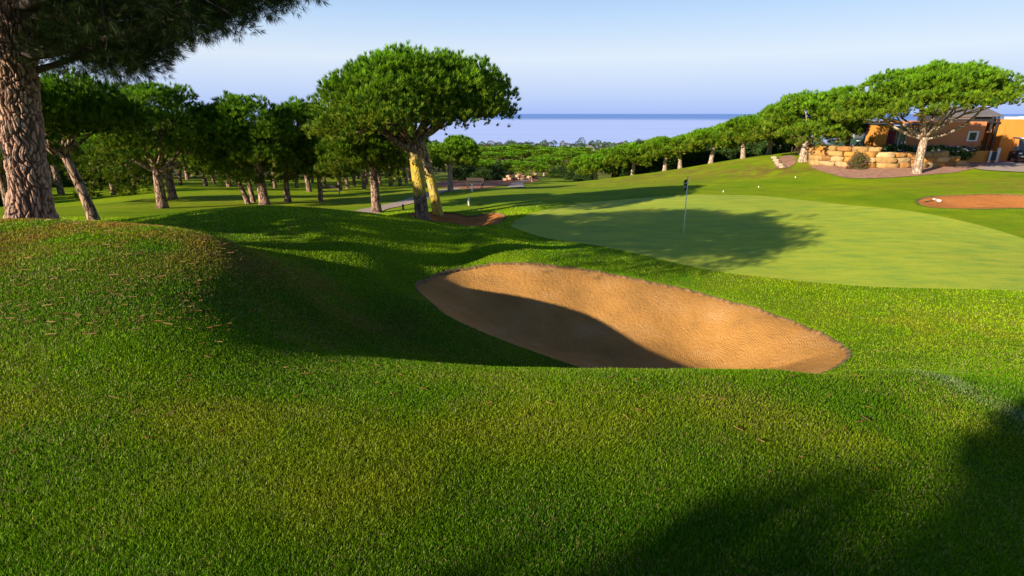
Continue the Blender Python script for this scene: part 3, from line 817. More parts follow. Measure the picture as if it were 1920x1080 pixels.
# --- right hand row along the ridge
pine(1718, 325, 38, 1736, 115, 207, 150, "spreading umbrella pine before the orange clubhouse, forking low into long pale limbs", 31, ncl=210, tpc=34, L=0.27, W=0.013, K=14, fork=2.7, trunk_r=0.33, lean=(0.0, 0),
     depth=0.85, bark='bark_pale', nlimb=9, droop=0.0, rc=0.72, skirt=0.2, tilt=-0.11,
     limb_targets=[(1640, 204, 38.4, 0.13, (-0.3, 0, -0.55)), (1802, 178, 37.5, 0.12, (0.4, 0, -0.5)), (1852, 190, 37.0, 0.13, (0.9, 0, -0.8)), (1726, 200, 38, 0.14, (-0.1, 0, 0))])
pine(1505, 304, 46, 1512, 166, 258, 88, "rounded pine with a short stout trunk at the left end of the boulder wall", 32, ncl=110, tpc=30, L=0.34, W=0.016, K=12, fork=2.0, trunk_r=0.38, depth=1.0, bark='bark_pale', droop=0.03)
pine(1585, 290, 47.5, 1570, 162, 250, 56, "bushy pine behind the boulder wall, left of the orange pillar", 33, ncl=80, tpc=28, L=0.36, W=0.017, K=12, fork=2.0, trunk_r=0.25, droop=0.05, bark='bark_pale')
for k, (px, py, Y, cx, top, bot, hw, lab) in enumerate([
    (1393, 299, 54, 1398, 214, 258, 46, "ridge pine with a straight trunk, first clear one left of the boulder wall"),
    (1440, 298, 56, 1452, 190, 262, 40, "pine on the ridge mostly hidden behind the rounded pine's left side"),
    (1332, 309, 57, 1330, 236, 272, 44, "thin-trunked ridge pine just right of the flagstick in the photo"),
    (1275, 319, 60, 1285, 250, 282, 36, "pine on the ridge with a forked trunk directly above the flagstick"),
    (1246, 323, 61, 1240, 253, 290, 34, "yellowish umbrella pine on the ridge, second left of the flagstick line"),
    (1185, 331, 64, 1178, 266, 306, 42, "double-stemmed pine where the ridge dips towards the valley"),
    (1117, 339, 67, 1112, 287, 322, 42, "low umbrella pine with dark crossing stems at the lower end of the ridge row"),
    (1150, 335, 70, 1145, 276, 315, 34, "pine filling the gap between the two lowest trees of the ridge row"),
    (1215, 327, 72, 1210, 262, 300, 30, "half hidden pine behind the dip of the ridge row"),
    (1360, 304, 66, 1362, 228, 268, 36, "half hidden pine behind the straight trunk on the ridge")]):
    pine(px, py, Y, cx, top, bot, hw, lab, 40 + k, ncl=60, tpc=26, L=0.42, W=0.022, K=10, fork=2.0 + (k % 3) * 0.3, trunk_r=0.26, lean=((k % 3 - 1) * 0.3, 0), droop=0.1, bark='bark_pale',
         group="umbrella pines along the right ridge", depth=1.0)

M['bark_shaded'] = simple('shaded_branch_bark', (0.085, 0.06, 0.05), 0.9, 0.3, 8)  # branch bark darkened to put the crown's shade into its colour
# --- the great pine of the foreground, left
def worley(P, seed=0):
    """distance to the edge between cells (F2-F1) and a value per cell"""
    I = np.floor(P).astype(np.int64); f1 = np.full(len(P), 9.0); f2 = np.full(len(P), 9.0); cid = np.zeros(len(P))
    for dx in (-1, 0, 1):
        for dy in (-1, 0, 1):
            for dz in (-1, 0, 1):
                J = I + [dx, dy, dz]
                def h(k):
                    n = (J[:, 0] * 73856093 ^ J[:, 1] * 19349663 ^ J[:, 2] * 83492791 ^ (seed + k) * 2654435761) & 0x7fffffff
                    n = ((n ^ (n >> 15)) * 2246822519) & 0x7fffffff
                    return ((n ^ (n >> 13)) & 0xffff) / 65535.0
                d = np.sqrt(((J + np.stack([h(1), h(2), h(3)], 1) - P) ** 2).sum(1))
                m_ = d < f1
                f2 = np.where(m_, f1, np.minimum(f2, d)); cid = np.where(m_, h(4), cid); f1 = np.where(m_, d, f1)
    return f2 - f1, cid
HX, HY, HZ = at(57, 412, 9.4)
HZ = gz(HX, HY) - ZC
hero = empty("stone_pine", (HX, HY, HZ + ZC), "huge foreground pine at the left edge, with deeply plated bark and dark overhanging boughs", "pine tree")
pth = []; rad = []
for px, py, hw in [(57, 418, 41), (57, 385, 36), (55, 340, 34), (48, 290, 34), (41, 240, 35), (34, 180, 36), (30, 110, 34), (28, 40, 32), (30, -30, 31), (45, -110, 27), (60, -180, 22)]:
    q = at(px, py, 9.4); pth.append((q[0] - HX, q[1] - HY, q[2] - HZ)); rad.append(hw * 0.88 * mpp(py, 9.4))
V, T = trunk_geo(pth, rad, 300, 620, 0.05, 5, flare=0.12)
cx_ = np.interp(V[:, 2], [p[2] for p in pth], [p[0] for p in pth]); 
rv = np.column_stack([V[:, 0] - cx_, V[:, 1]]); rn = rv / (np.linalg.norm(rv, axis=1)[:, None] + 1e-9)
S3 = np.column_stack([V[:, 0] * 19 + 0.9 * vnoise(V[:, 2], V[:, 0], 5, 1), V[:, 1] * 19 + 0.9 * vnoise(V[:, 2], V[:, 1], 5, 2), V[:, 2] * 3.3 + 0.6 * vnoise(V[:, 0], V[:, 1], 6, 3)])
e, cid = worley(S3, 3)
e2, cid2 = worley(S3 * 2.7, 8)
pl = np.clip(e / 0.30, 0, 1); pl = pl * pl * (3 - 2 * pl)
pl2 = np.clip(e2 / 0.25, 0, 1)
disp = 0.036 * pl * (0.6 + 0.7 * cid) + 0.008 * pl2 * pl
V[:, :2] += rn * (disp - 0.03)[:, None]
c0 = np.array([0.075, 0.045, 0.034]); c1 = np.array([0.60, 0.35, 0.23]); c2 = np.array([0.40, 0.30, 0.24])
c = c1 * cid2[:, None] + c2 * (1 - cid2[:, None])
c = c * (0.7 + 0.5 * cid[:, None]) * (0.75 + 0.25 * pl2[:, None])
c = c0 * (1 - pl[:, None]) + c * pl[:, None]
m, nt, b = mat_new("hero_bark")
a = nt.nodes.new("ShaderNodeVertexColor"); a.layer_name = "col"
g = ramp(nt, noise(nt, coords(nt, (1, 1, 0.5)), 25, 6, 0.75), [(0.3, (0.6, 0.6, 0.6)), (0.7, (1.35, 1.3, 1.3))])
nt.links.new(mixc(nt, 1.0, a.outputs[0], g.outputs[0], 'MULTIPLY'), b.inputs["Base Color"])
b.inputs["Roughness"].default_value = 0.85; b.inputs["Specular IOR Level"].default_value = 0.15
bump(nt, b, noise(nt, coords(nt, (1, 1, 0.5)), 60, 6, 0.7), 0.7, 0.012)
mesh_np("trunk", V, T, m, hero, col=c)

rng = np.random.default_rng(77)
bx = [-200, 70, 110, 150, 250, 300, 330, 380, 440, 480, 520, 572, 600, 640]
bt = [110, 110, 112, 122, 132, 128, 88, 52, 55, 12, -8, 2, -45, -140]
cl = []
def okc(p, gap):
    return all(np.sum((p - q) ** 2) > gap * gap for q in cl)
# visible underside boughs
for _ in range(9000):
    px = rng.uniform(-180, 600); lim = np.interp(px, bx, bt)
    py = lim - abs(rng.normal(0, 1)) * 75 - 5; Y = rng.uniform(8.0, 12.0)
    p = np.array(at(px, py, Y))
    if p[2] > 3.9 or np.hypot(p[0] + 7.6, p[1] - 10.0) > 5.2: continue
    if okc(p, 0.33): cl.append(p)
    if len(cl) > 330: break
nlow = len(cl)
# the dome above
for _ in range(9000):
    q = rng.uniform(0, 6.28); r_ = math.sqrt(rng.uniform(0, 1))
    x = -7.6 + 4.5 * r_ * math.cos(q); y = 10.0 + 4.3 * r_ * math.sin(q)
    z = 1.2 + 2.6 * math.sqrt(max(0, 1 - r_ ** 2.4)) * rng.uniform(0.55, 1.0)
    p = np.array([x, y, z])
    r__, f__, z__ = x, y, z
    den = y * CT - z * ST
    if den > 0.5:
        ppx = 960 + F * x / den; ppy = 540 - F * (y * ST + z * CT) / den
        if ppy > np.interp(ppx, bx, bt) - 12: continue
    if okc(p, 0.62): cl.append(p)
    if len(cl) - nlow > 210: break
bd = (math.sin(b_), math.cos(b_))
def shades_trunk(p):
    dx, dy = HX - p[0], HY - p[1]
    t = dx * bd[0] + dy * bd[1]; s = abs(dx * bd[1] - dy * bd[0])
    return t > 0.3 and s < 0.85 and p[2] - t * math.tan(e_) < 1.0
def hides_trunk(p):
    den = p[1] * CT - p[2] * ST; ppx = 960 + F * p[0] / den
    return p[1] < 9.7 and -60 < ppx < 95 and p[2] < 2.2
cl_keep = [not hides_trunk(p) for p in cl]
nlow = sum(cl_keep[:nlow]); cl = [p for p, k_ in zip(cl, cl_keep) if k_]
lo_ = [p for p in cl[:nlow] if not shades_trunk(p) or rng.random() < 0.08]
hi_ = [p for p in cl[nlow:] if not shades_trunk(p) or rng.random() < 0.08]
cl = lo_ + hi_; nlow = len(lo_)
Ps = []; Ds = []; Ls = []
for i, p in enumerate(cl):
    n = 44 if i < nlow else 95
    r_ = rng.uniform(0.24, 0.40) if i < nlow else 0.55
    d = rng.normal(0, 1, (n, 3)); d[:, 2] = d[:, 2] * 0.8 + 0.15; d /= np.linalg.norm(d, axis=1)[:, None]
    Ps.append(p + d * r_ * rng.uniform(0.3, 1.0, (n, 1))); D = d + np.array([0, 0, 0.15]) + rng.normal(0, 0.2, (n, 3))
    Ds.append(D / np.linalg.norm(D, axis=1)[:, None])
P = np.vstack(Ps); D = np.vstack(Ds)
C = np.tile(np.array([0.028, 0.05, 0.010]), (len(P), 1)) * rng.uniform(0.7, 1.3, (len(P), 1))  # needles darkened so the backlit shade is in their colour
V, T, CC = tufts(rng, P, D, 0.17, 0.0028, 24, 0.40, C)
mesh_np("crown", V - np.array([HX, HY, HZ]), T, M['needle'], hero, CC)
# limbs and twigs
O = np.array([HX, HY, HZ])
main = []
for (px, py, Y), z0, r0 in [((300, 42, 8.7), 0.9, 0.11), ((470, -5, 9.2), 1.5, 0.12), ((180, 95, 9.8), 0.6, 0.07), ((260, -60, 7.6), 1.6, 0.10), ((150, 20, 10.6), 0.9, 0.07), ((-120, 40, 9), 1.0, 0.10), ((400, -120, 10), 1.9, 0.12), ((90, -160, 11.5), 1.7, 0.1)]:
    tx = np.interp(z0 - HZ, [p[2] for p in pth], [p[0] for p in pth])
    pts = bez((tx, 0, z0 - HZ), np.array(at(px, py, Y)) - O, (0, 0, -0.12 + rng.normal(0, 0.1)), 12)
    MB().tube(pts, np.linspace(r0, r0 * 0.3, 12), 9).build("limb", M['bark_shaded'], hero, smooth=True)
    main += list(pts[3:])
main = np.array(main)
tw = MB()
for p in cl:
    q = p - O
    d = np.linalg.norm(main - q, axis=1); k = int(d.argmin())
    pts = bez(main[k], q, rng.normal(0, 0.12, 3), 5)
    tw.tube(pts, np.linspace(0.018, 0.005, 5), 4, cap=False)
    for _ in range(2):
        e_ = q + rng.normal(0, 0.22, 3)
        tw.tube([pts[3], (pts[3] + e_) / 2 + rng.normal(0, 0.04, 3), e_], [0.008, 0.006, 0.003], 3, cap=False)
tw.build("twigs", M['bark_shaded'], hero)

# --- two pines beside the camera whose shade falls into the picture
def proto(seed, H, a, name="stone_pine", ncl=42, tpc=22, L=0.42, W=0.024, K=9, bark='bark', fk=0.42, low=0.52, tr=0.24, droop=0.2, tint=1.0, depth=1.0, skirt=0.35, limbs=6):
    rng = np.random.default_rng(seed)
    root = empty(name, (0, 0, 0))
    V, T, C, cl = crown_geo(rng, a, a * depth, H * (1 - low), ncl, tpc, L, W, K, droop=droop, tint=tint, skirt=skirt)
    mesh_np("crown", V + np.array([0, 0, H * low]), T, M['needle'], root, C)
    lx, ly = rng.normal(0, 0.25, 2)
    V, T = trunk_geo([(0, 0, -0.6), (lx * 0.3, ly * 0.3, H * fk * 0.4), (lx, ly, H * fk)], [tr * 1.1, tr * 0.9, tr * 0.75], 10, 16, 0.05, seed, 0.1)
    mesh_np("trunk", V, T, M[bark], root, smooth=True)
    mb = MB(); limbs_mb(rng, mb, (lx, ly, H * fk - 0.1), cl, limbs, tr * 0.5, H * low, 5, 2)
    mb.build("limb", M[bark], root, smooth=True)
    return root
def put(o, x, y, sc, rz, label=None, group=None, cat="pine tree", first=False, sz=None):
    c = o if first else copy_tree(o)
    c.location = (x, y, gz(x, y)); c.rotation_euler = (0, 0, rz)
    c.scale = (sc, sc, sc * (sz or 1))
    return tag(c, label, cat, group)
sh = proto(201, 5.1, 1.7, low=0.64, ncl=26, tpc=26, L=0.3, W=0.016, K=12)
put(sh, -7.85, -7.1, 1.0, 0.4, "stone pine left of and behind the camera, shading the lower right turf", first=True)

sh2 = proto(202, 5.2, 3.7, low=0.44, ncl=90, tpc=26, L=0.3, W=0.016, K=12)
put(sh2, -15.2, 9.3, 1.0, 1.4, "stone pine just outside the left edge, shading the second mound", first=True)

# --- dense grove beyond the left fairway
variants = [proto(210 + k, 6.6 + 0.5 * (k % 3), 2.9 + 0.35 * (k % 2), tr=0.2 + 0.03 * (k % 3), low=0.42 + 0.05 * (k % 3), droop=0.3, tint=0.9 + 0.06 * k, ncl=38) for k in range(5)]
used = [False] * 5
rg = random.Random(5)
GL = "slim pale-trunked pine in the dense grove beyond the left fairway"
spots = []
def try_put(px, Y, gap, sc, label, group, var=None):
    r = (px - 960) / F
    x = r * Y / 1.0; y = Y
    if any((x - a) ** 2 + (y - b) ** 2 < gap * gap for a, b in spots): return
    spots.append((x, y))
    k = rg.randrange(5) if var is None else var
    put(variants[k], x, y, sc, rg.uniform(0, 6.28), label, group, first=not used[k]); used[k] = True
for px, Y in [(435, 52), (392, 60), (408, 70), (450, 66), (640, 48), (655, 52), (685, 50), (583, 46), (560, 56), (520, 52), (612, 62), (667, 62), (735, 58), (752, 62), (765, 70), (690, 70), (715, 66), (640, 75), (590, 78), (345, 66), (300, 60), (260, 52), (225, 60), (120, 46), (100, 52), (60, 60), (30, 48), (-40, 50), (-10, 58),
              (160, 66), (770, 84), (745, 92)]:
    try_put(px, Y, 2.0, rg.uniform(0.82, 1.05), GL, "pines of the grove beyond the left fairway")
for _ in range(400):
    if len(spots) > 112: break
    try_put(rg.uniform(-140, 800), rg.uniform(72, 150), 5.2, rg.uniform(0.95, 1.25), "dark pine crown closing the back of the left grove", "pines at the back of the left grove")

# --- valley pines
vv = [proto(230 + k, 6.2, 4.2, tr=0.22, low=0.46, fk=0.42, droop=0.12, ncl=46, tint=1.05, L=0.5, W=0.03, bark='bark_pale') for k in range(4)]
vused = [False] * 4
def vput(px, py, Y, hw, top, lab, grp, var):
    x, y, z = at(px, py, Y)
    sc = hw * mpp(py, Y) / 4.6
    put(vv[var], x, y, sc, rg.uniform(0, 6.28), lab, grp, first=not vused[var], sz=(py - top) * mpp(py, Y) / (6.9 * sc)); vused[var] = True
VG = "umbrella pines standing in the valley"
for i, (px, py, Y, hw, top, lab) in enumerate([
    (998, 342, 80, 46, 302, "umbrella pine on a thin stem beside the bend of the valley path"),
    (957, 336, 100, 34, 303, "small umbrella pine left of the pale rubble in the valley"),
    (921, 341, 96, 36, 306, "umbrella pine on the red earth bank, with a short pale post of a trunk"),
    (1066, 318, 135, 52, 283, "wide umbrella pine with a pale forked trunk above the shaded hollow"),
    (1020, 331, 108, 50, 293, "broad umbrella pine rising behind the thin-stemmed one by the valley path"),
    (890, 336, 110, 34, 305, "umbrella pine at the left end of the red earth bank")]):
    vput(px, py, Y, hw, top, lab, VG, i % 4)
for (px, py, Y, hw) in [(940, 320, 150, 44), (985, 314, 165, 46), (1035, 308, 175, 50), (1095, 312, 150, 44), (1130, 310, 165, 46), (900, 316, 155, 46), (1075, 304, 195, 46), (1010, 302, 215, 46), (960, 304, 205, 46), (1150, 304, 195, 44), (1190, 304, 205, 42), (1110, 300, 225, 44), (1040, 298, 235, 44), (985, 298, 240, 44), (930, 300, 225, 44), (890, 304, 215, 44), (1170, 298, 240, 42), (1220, 300, 215, 40)]:
    vput(px, py, Y, hw, py - 24, "flat-topped pine among the massed crowns of the valley", "massed flat-topped pines of the valley", rg.randrange(4))
used_v = [(o.location.x, o.location.y) for o in SC.objects if o.get("group", "").startswith("massed")]
cnt = 0
for _ in range(3000):
    if cnt > 75: break
    Y = 1 / rg.uniform(1 / 340, 1 / 150); px = rg.uniform(810, 1300)
    x = (px - 960) / F * Y; y = Y
    if any((x - a) ** 2 + (y - b) ** 2 < (0.03 * Y + 3.0) ** 2 for a, b in used_v): continue
    used_v.append((x, y)); cnt += 1
    put(vv[rg.randrange(4)], x, y, rg.uniform(1.1, 1.6), rg.uniform(0, 6.28), "flat-topped pine among the massed crowns of the valley", "massed flat-topped pines of the valley", sz=0.5)

# --- far wood that reads as one mass
rng = np.random.default_rng(9)
n = 2600
Yd = 1 / rng.uniform(1 / 980, 1 / 380, n); pxs = rng.uniform(-350, 2300, n)
X = (pxs - 960) / F * Yd
Z = h_raw(X, Yd)
R_ = rng.uniform(3.5, 8.5, n); Hh = rng.uniform(4, 9.5, n) * np.where(rng.random(n) < 0.06, 1.6, 1.0)
K = 150
d = rng.normal(0, 1, (n, K, 3)); d /= np.linalg.norm(d, axis=2, keepdims=True); d[..., 2] = np.abs(d[..., 2]) * 1.1 - 0.1
P = np.stack([X, Yd, Z + Hh * 0.35], 1)[:, None, :] + d * np.stack([R_, R_, Hh * 0.62], 1)[:, None, :] * rng.uniform(0.75, 1.05, (n, K, 1))
base = np.array([[0.085, 0.14, 0.025], [0.06, 0.10, 0.035], [0.12, 0.11, 0.06], [0.05, 0.09, 0.03]])[rng.integers(0, 4, n)] * rng.uniform(0.8, 1.25, (n, 1))  # mixed tree tones, greyed a little in place of haze
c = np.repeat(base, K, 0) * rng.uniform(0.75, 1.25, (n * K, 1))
D = d.reshape(-1, 3) + np.array([0, 0, 0.5]); D /= np.linalg.norm(D, axis=1)[:, None]
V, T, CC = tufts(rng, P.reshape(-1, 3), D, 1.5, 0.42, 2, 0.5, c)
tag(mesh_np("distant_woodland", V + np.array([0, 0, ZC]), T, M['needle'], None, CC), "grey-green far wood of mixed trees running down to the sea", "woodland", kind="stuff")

# ------------------------------------------------------------------ shrubs
def shrub_geo(rng, rx, ry, rz, n, L, W, K, cols):
    d = rng.normal(0, 1, (n, 3)); d[:, 2] = np.abs(d[:, 2]) - 0.15; d /= np.linalg.norm(d, axis=1)[:, None]
    lob = 1 + 0.22 * vnoise(d[:, 0] * 2 + 5, d[:, 1] * 2 + d[:, 2], 1.3, int(rng.integers(0, 99)))
    P = d * np.array([rx, ry, rz]) * lob[:, None] * rng.uniform(0.5, 1.0, (n, 1)) ** 0.5
    P[:, 2] = np.abs(P[:, 2])
    D = d + np.array([0, 0, 0.5]) + rng.normal(0, 0.3, (n, 3)); D /= np.linalg.norm(D, axis=1)[:, None]
    c = cols[rng.integers(0, len(cols), n)] * rng.uniform(0.7, 1.3, (n, 1))
    return tufts(rng, P, D, L, W, K, 0.6, c)
DK = np.array([[0.045, 0.10, 0.02], [0.03, 0.075, 0.015], [0.07, 0.11, 0.025]])
def shrub(name, x, y, rx, ry, rz, label, seed, cols=DK, n=500, L=0.3, W=0.05, K=6, group=None, cat="shrub", stem=True):
    rng = np.random.default_rng(seed)
    r = empty(name, (x, y, gz(x, y) - 0.03), label, cat, group)
    V, T, C = shrub_geo(rng, rx, ry, rz, n, L, W, K, cols)
    mesh_np("foliage", V, T, M['leaf'], r, C)
    mb = MB()
    for k in range(5):
        q = rng.uniform(0, 6.28); e = (rx * 0.6 * math.cos(q), ry * 0.6 * math.sin(q), rz * 0.75)
        mb.tube(bez((0, 0, -0.1), e, rng.normal(0, 0.1, 3), 5), np.linspace(0.05, 0.015, 5) * min(1, rz), 5)
    mb.build("stem", M['bark'], r)
    return r
sb = [shrub("dark_shrub", 0, 0, 2.6, 2.2, 2.6, None, 300, n=900, L=0.45, W=0.05), shrub("dark_shrub", 0, 0, 2.0, 2.2, 3.2, None, 301, n=900, L=0.45, W=0.05)]
ub = [False, False]
def putb(px, Y, sc, label, group):
    x = at(px, 300, Y)[0]; k = rg.randrange(2)
    o = sb[k] if not ub[k] else copy_tree(sb[k]); ub[k] = True
    o.location = (x, Y, gz(x, Y) - 0.1); o.rotation_euler = (0, 0, rg.uniform(0, 6.28)); o.scale = (sc, sc, sc)
    tag(o, label, "shrub", group)
for px in (1190, 1225, 1262, 1295, 1322, 1350, 1380, 1412, 1440, 1470, 1238, 1310, 1400):
    putb(px, 66 + rg.uniform(-2, 6) + (1300 - px) * 0.02, rg.uniform(0.95, 1.25), "dense dark shrub in the shade behind the ridge pines", "dark shrubs behind the ridge pines")
for px, Y in ((-60, 36), (-10, 40), (30, 44), (85, 56), (130, 60), (905, 84), (930, 90), (1080, 92), (1100, 88), (200, 64), (255, 70), (870, 86), (1050, 100)):
    putb(px, Y, rg.uniform(0.7, 1.0), "low dark shrub at the shaded edge of the fairway trees", "low shrubs along the fairway edges")
# dry bush before the boulders
p = at(1606, 311, 40.8)
shrub("dry_bush", p[0], p[1], 0.62, 0.5, 1.35, "dry brown-green bush growing against the front of the boulder wall", 310, np.array([[0.16, 0.11, 0.05], [0.08, 0.12, 0.03], [0.2, 0.13, 0.08]]), 380, 0.2, 0.012, 8)

# ------------------------------------------------------------------ boulder wall
M['boulder'] = simple("yellow_sandstone", (0.56, 0.34, 0.11), 0.9, 0.32, 0.8, bmp=0.7, bdist=0.04)
def boulder(mb_v, mb_f, rng, c, sx, sy, sz, rz):
    n = 4
    g = np.linspace(-1, 1, n)
    vs = {}; V = []; Fc = []
    def vid(p):
        k = tuple(np.round(p, 4))
        if k not in vs: vs[k] = len(V); V.append(p)
        return vs[k]
    for ax in range(3):
        for sg in (-1, 1):
            for i in range(n - 1):
                for j in range(n - 1):
                    q = []
                    for (u, v_) in ((g[i], g[j]), (g[i + 1], g[j]), (g[i + 1], g[j + 1]), (g[i], g[j + 1])):
                        p = [0, 0, 0]; p[ax] = sg; p[(ax + 1) % 3] = u; p[(ax + 2) % 3] = v_; q.append(vid(p))
                    Fc.append(q if sg > 0 else q[::-1])
    V = np.array(V, float)
    ln = np.linalg.norm(V, axis=1)[:, None]
    V = V * (1 - 0.12 * (ln - 1) / 0.73)
    V += rng.normal(0, 0.085, V.shape)
    V *= np.array([sx, sy, sz]) / 2
    k, s = math.cos(rz), math.sin(rz)
    V = np.column_stack([V[:, 0] * k - V[:, 1] * s, V[:, 0] * s + V[:, 1] * k, V[:, 2]]) + c
    o = sum(len(a) for a in mb_v)
    mb_v.append(V); mb_f.append(np.array(Fc) + o)
def boulder_wall(name, pts, label, courses, seed, mat, bs=1.0):
    rng = np.random.default_rng(seed); vs = []; fs = []; col = []
    P = np.array([at(*p)[:2] for p in pts]); seg = np.linalg.norm(np.diff(P, axis=0), axis=1); S = np.concatenate([[0], np.cumsum(seg)])
    for k in range(courses[0]):
        s = rng.uniform(-0.6, 0)
        while s < S[-1]:
            wd = rng.uniform(0.6, 1.5) * bs
            sm = min(max(s + wd / 2, 0), S[-1])
            frac = sm / S[-1]
            x, y = np.interp(sm, S, P[:, 0]), np.interp(sm, S, P[:, 1])
            i = min(np.searchsorted(S, sm, 'right') - 1, len(seg) - 1)
            rz = math.atan2(P[i + 1, 1] - P[i, 1], P[i + 1, 0] - P[i, 0])
            nc = courses[0] + (courses[1] - courses[0]) * frac
            if k < nc - 0.3 and rng.random() > 0.03:
                hh = 0.38 * (bs ** 0.6)
                boulder(vs, fs, rng, np.array([x, y + 0.10 * k, gz(x, y) + hh * (k + 0.42)]), wd * 1.05, 0.8 * bs, hh * rng.uniform(1.0, 1.15), rz + rng.normal(0, 0.04))
                cc_ = np.array([[0.60, 0.30, 0.06], [0.58, 0.36, 0.13], [0.50, 0.25, 0.07], [0.60, 0.42, 0.20]])[rng.integers(0, 4)] * rng.uniform(0.55, 0.85)
                col.append(np.tile(cc_, (len(vs[-1]), 1)))
            s += wd
    o = mesh_np(name, np.vstack(vs), np.vstack(fs), mat, col=np.vstack(col), loc=(0, 0, 0))
    return tag(o, label, "stone wall")
m, nt, b = mat_new("sandstone_blocks")
a = nt.nodes.new("ShaderNodeVertexColor"); a.layer_name = "col"
g = ramp(nt, noise(nt, coords(nt), 4, 8, 0.7), [(0.3, (0.6, 0.58, 0.55)), (0.7, (1.25, 1.25, 1.25))])
nt.links.new(mixc(nt, 1.0, a.outputs[0], g.outputs[0], 'MULTIPLY'), b.inputs["Base Color"]); b.inputs["Roughness"].default_value = 0.95
bump(nt, b, noise(nt, coords(nt), 9, 6, 0.7), 0.8, 0.06)
boulder_wall("boulder_wall", [(1532, 299, 44.0), (1570, 305, 42.6), (1610, 311, 41.6), (1660, 316, 41.0), (1720, 316, 41.0), (1800, 308, 42.4)], "low retaining wall of big yellow sandstone boulders before the clubhouse", (4, 2), 3, m)
boulder_wall("boulder_wall", [(1500, 284, 52), (1518, 290, 48), (1528, 297, 45)], "shaded return of the boulder wall running back behind the rounded pine", (3, 4), 4, m)
patch("bare_earth", [(1452, 312), (1462, 296), (1478, 291), (1492, 296), (1490, 308), (1472, 316)], M['mulch'], 0.03, 30)
rng = np.random.default_rng(15)
for px, py in ((1452, 297), (1455, 302), (1458, 307), (1462, 311), (1467, 315)):
    x, y = drop_last(px, py, 30); vs = []; fs = []
    boulder(vs, fs, rng, np.array([0, 0, 0.05]), 0.5, 0.35, 0.28, rng.uniform(0, 3))
    o = mesh_np("edging_stone", vs[0], fs[0], m, col=np.tile([[0.42, 0.34, 0.24]], (len(vs[0]), 1)), loc=(x, y, gz(x, y)))
    tag(o, "pale edging stone in the short row on the slope left of the rounded pine", "stone", "edging stones on the slope left of the boulder wall")

# flowering hedge
rng = np.random.default_rng(41)
for nm, x0, x1, lab, fl in (("flowering_hedge", 1690, 1806, "leafy hedge with pale lavender flowers behind the boulders, right of the umbrella pine", 1), ("leafy_hedge", 1652, 1700, "dark leafy hedge left of the umbrella pine, between boulders and glazed corner", 0.25)):
    A_ = at(x0, 296, 43.0); B_ = at(x1, 298, 43.6)
    mx_, my_ = (A_[0] + B_[0]) / 2, (A_[1] + B_[1]) / 2
    r = empty(nm, (mx_, my_, gz(mx_, my_)), lab, "hedge")
    n = int(900 * (x1 - x0) / 110)
    P = np.column_stack([rng.uniform(A_[0] - mx_, B_[0] - mx_, n), rng.uniform(-0.75, 0.75, n), np.zeros(n)])
    top = 1.25 + 0.22 * vnoise(P[:, 0], P[:, 1], 0.9, 3)
    P[:, 2] = top * rng.uniform(0.05, 1, n) ** 0.5 * np.sqrt(np.clip(1 - (P[:, 1] / 0.95) ** 2, 0.1, 1)) + 0.05
    D = rng.normal(0, 0.5, (n, 3)) + np.array([0, -0.3, 0.6]); D /= np.linalg.norm(D, axis=1)[:, None]
    c = np.array([[0.07, 0.14, 0.035], [0.11, 0.19, 0.05], [0.04, 0.09, 0.02]])[rng.integers(0, 3, n)]
    V, T, C = tufts(rng, P, D, 0.28, 0.045, 7, 0.7, c)
    mesh_np("foliage", V, T, M['leaf'], r, C)
    k = rng.random(n) < 0.28 * fl; k &= P[:, 2] > 0.75
    V, T, C = tufts(rng, P[k] + np.array([0, -0.04, 0.12]), np.tile([0, -0.4, 0.9], (k.sum(), 1)), 0.13, 0.05, 5, 0.8, np.tile([0.52, 0.46, 0.72], (k.sum(), 1)))
    mesh_np("flowers", V, T, M['leaf'], r, C)

# ------------------------------------------------------------------ clubhouse
def Xp(px, Y, py=260): return at(px, py, Y)[0]
def Zp(py, Y): return at(960, py, Y)[2] + ZC
def plaster(name, c): return simple(name, c, 0.9, 0.12, 0.6, bmp=0.25, bdist=0.01)
M['orange'] = plaster("orange_render", (0.58, 0.235, 0.035)); M['orange_shaded'] = plaster("shaded_orange_render", (0.58, 0.21, 0.08))  # second, browner orange has the front wall's shade put into it
M['slate'] = simple("grey_roof_sheet", (0.16, 0.14, 0.14), 0.6, 0.2, 2.0)
M['dark'] = simple("dark_steel", (0.03, 0.03, 0.035), 0.45, 0.2, 3.0)
M['white'] = simple("white_paint", (0.75, 0.74, 0.72), 0.5, 0.06, 3.0)
m, nt, b = mat_new("window_glass"); b.inputs["Base Color"].default_value = (0.03, 0.045, 0.04, 1); b.inputs["Roughness"].default_value = 0.06; M['glass'] = m
m, nt, b = mat_new("tinted_glazing"); b.inputs["Base Color"].default_value = (0.10, 0.12, 0.13, 1); b.inputs["Roughness"].default_value = 0.12; M['glass2'] = m
M['maroon'] = simple("maroon_curtain", (0.16, 0.02, 0.035), 0.9, 0.3, 4.0)
YF = 45.6
ch = empty("clubhouse", (Xp(1770, YF), YF, gz(Xp(1770, YF), YF)), "orange clubhouse, shade put into its front wall colour, with a grey pitched roof lantern behind the umbrella pine", "building")
def part(mb, name, mat, parent=None, **kw):
    o = mb.build(name, mat, None, **kw)
    par = parent or ch
    o.parent = par
    base = Mloc[par.name]
    for v in o.data.vertices: v.co = (v.co.x - base[0], v.co.y - base[1], v.co.z - base[2])
    Mloc[o.name] = base
    return o
Mloc = {ch.name: tuple(ch.location)}
zb = Zp(312, YF)
x0, x1 = Xp(1700, YF), Xp(1843, YF)
zt = Zp(228, YF)
wx0, wx1, wz0, wz1 = Xp(1813, YF), Xp(1831, YF), Zp(265, YF), Zp(246, YF)
mb = MB(); d_ = 7.0
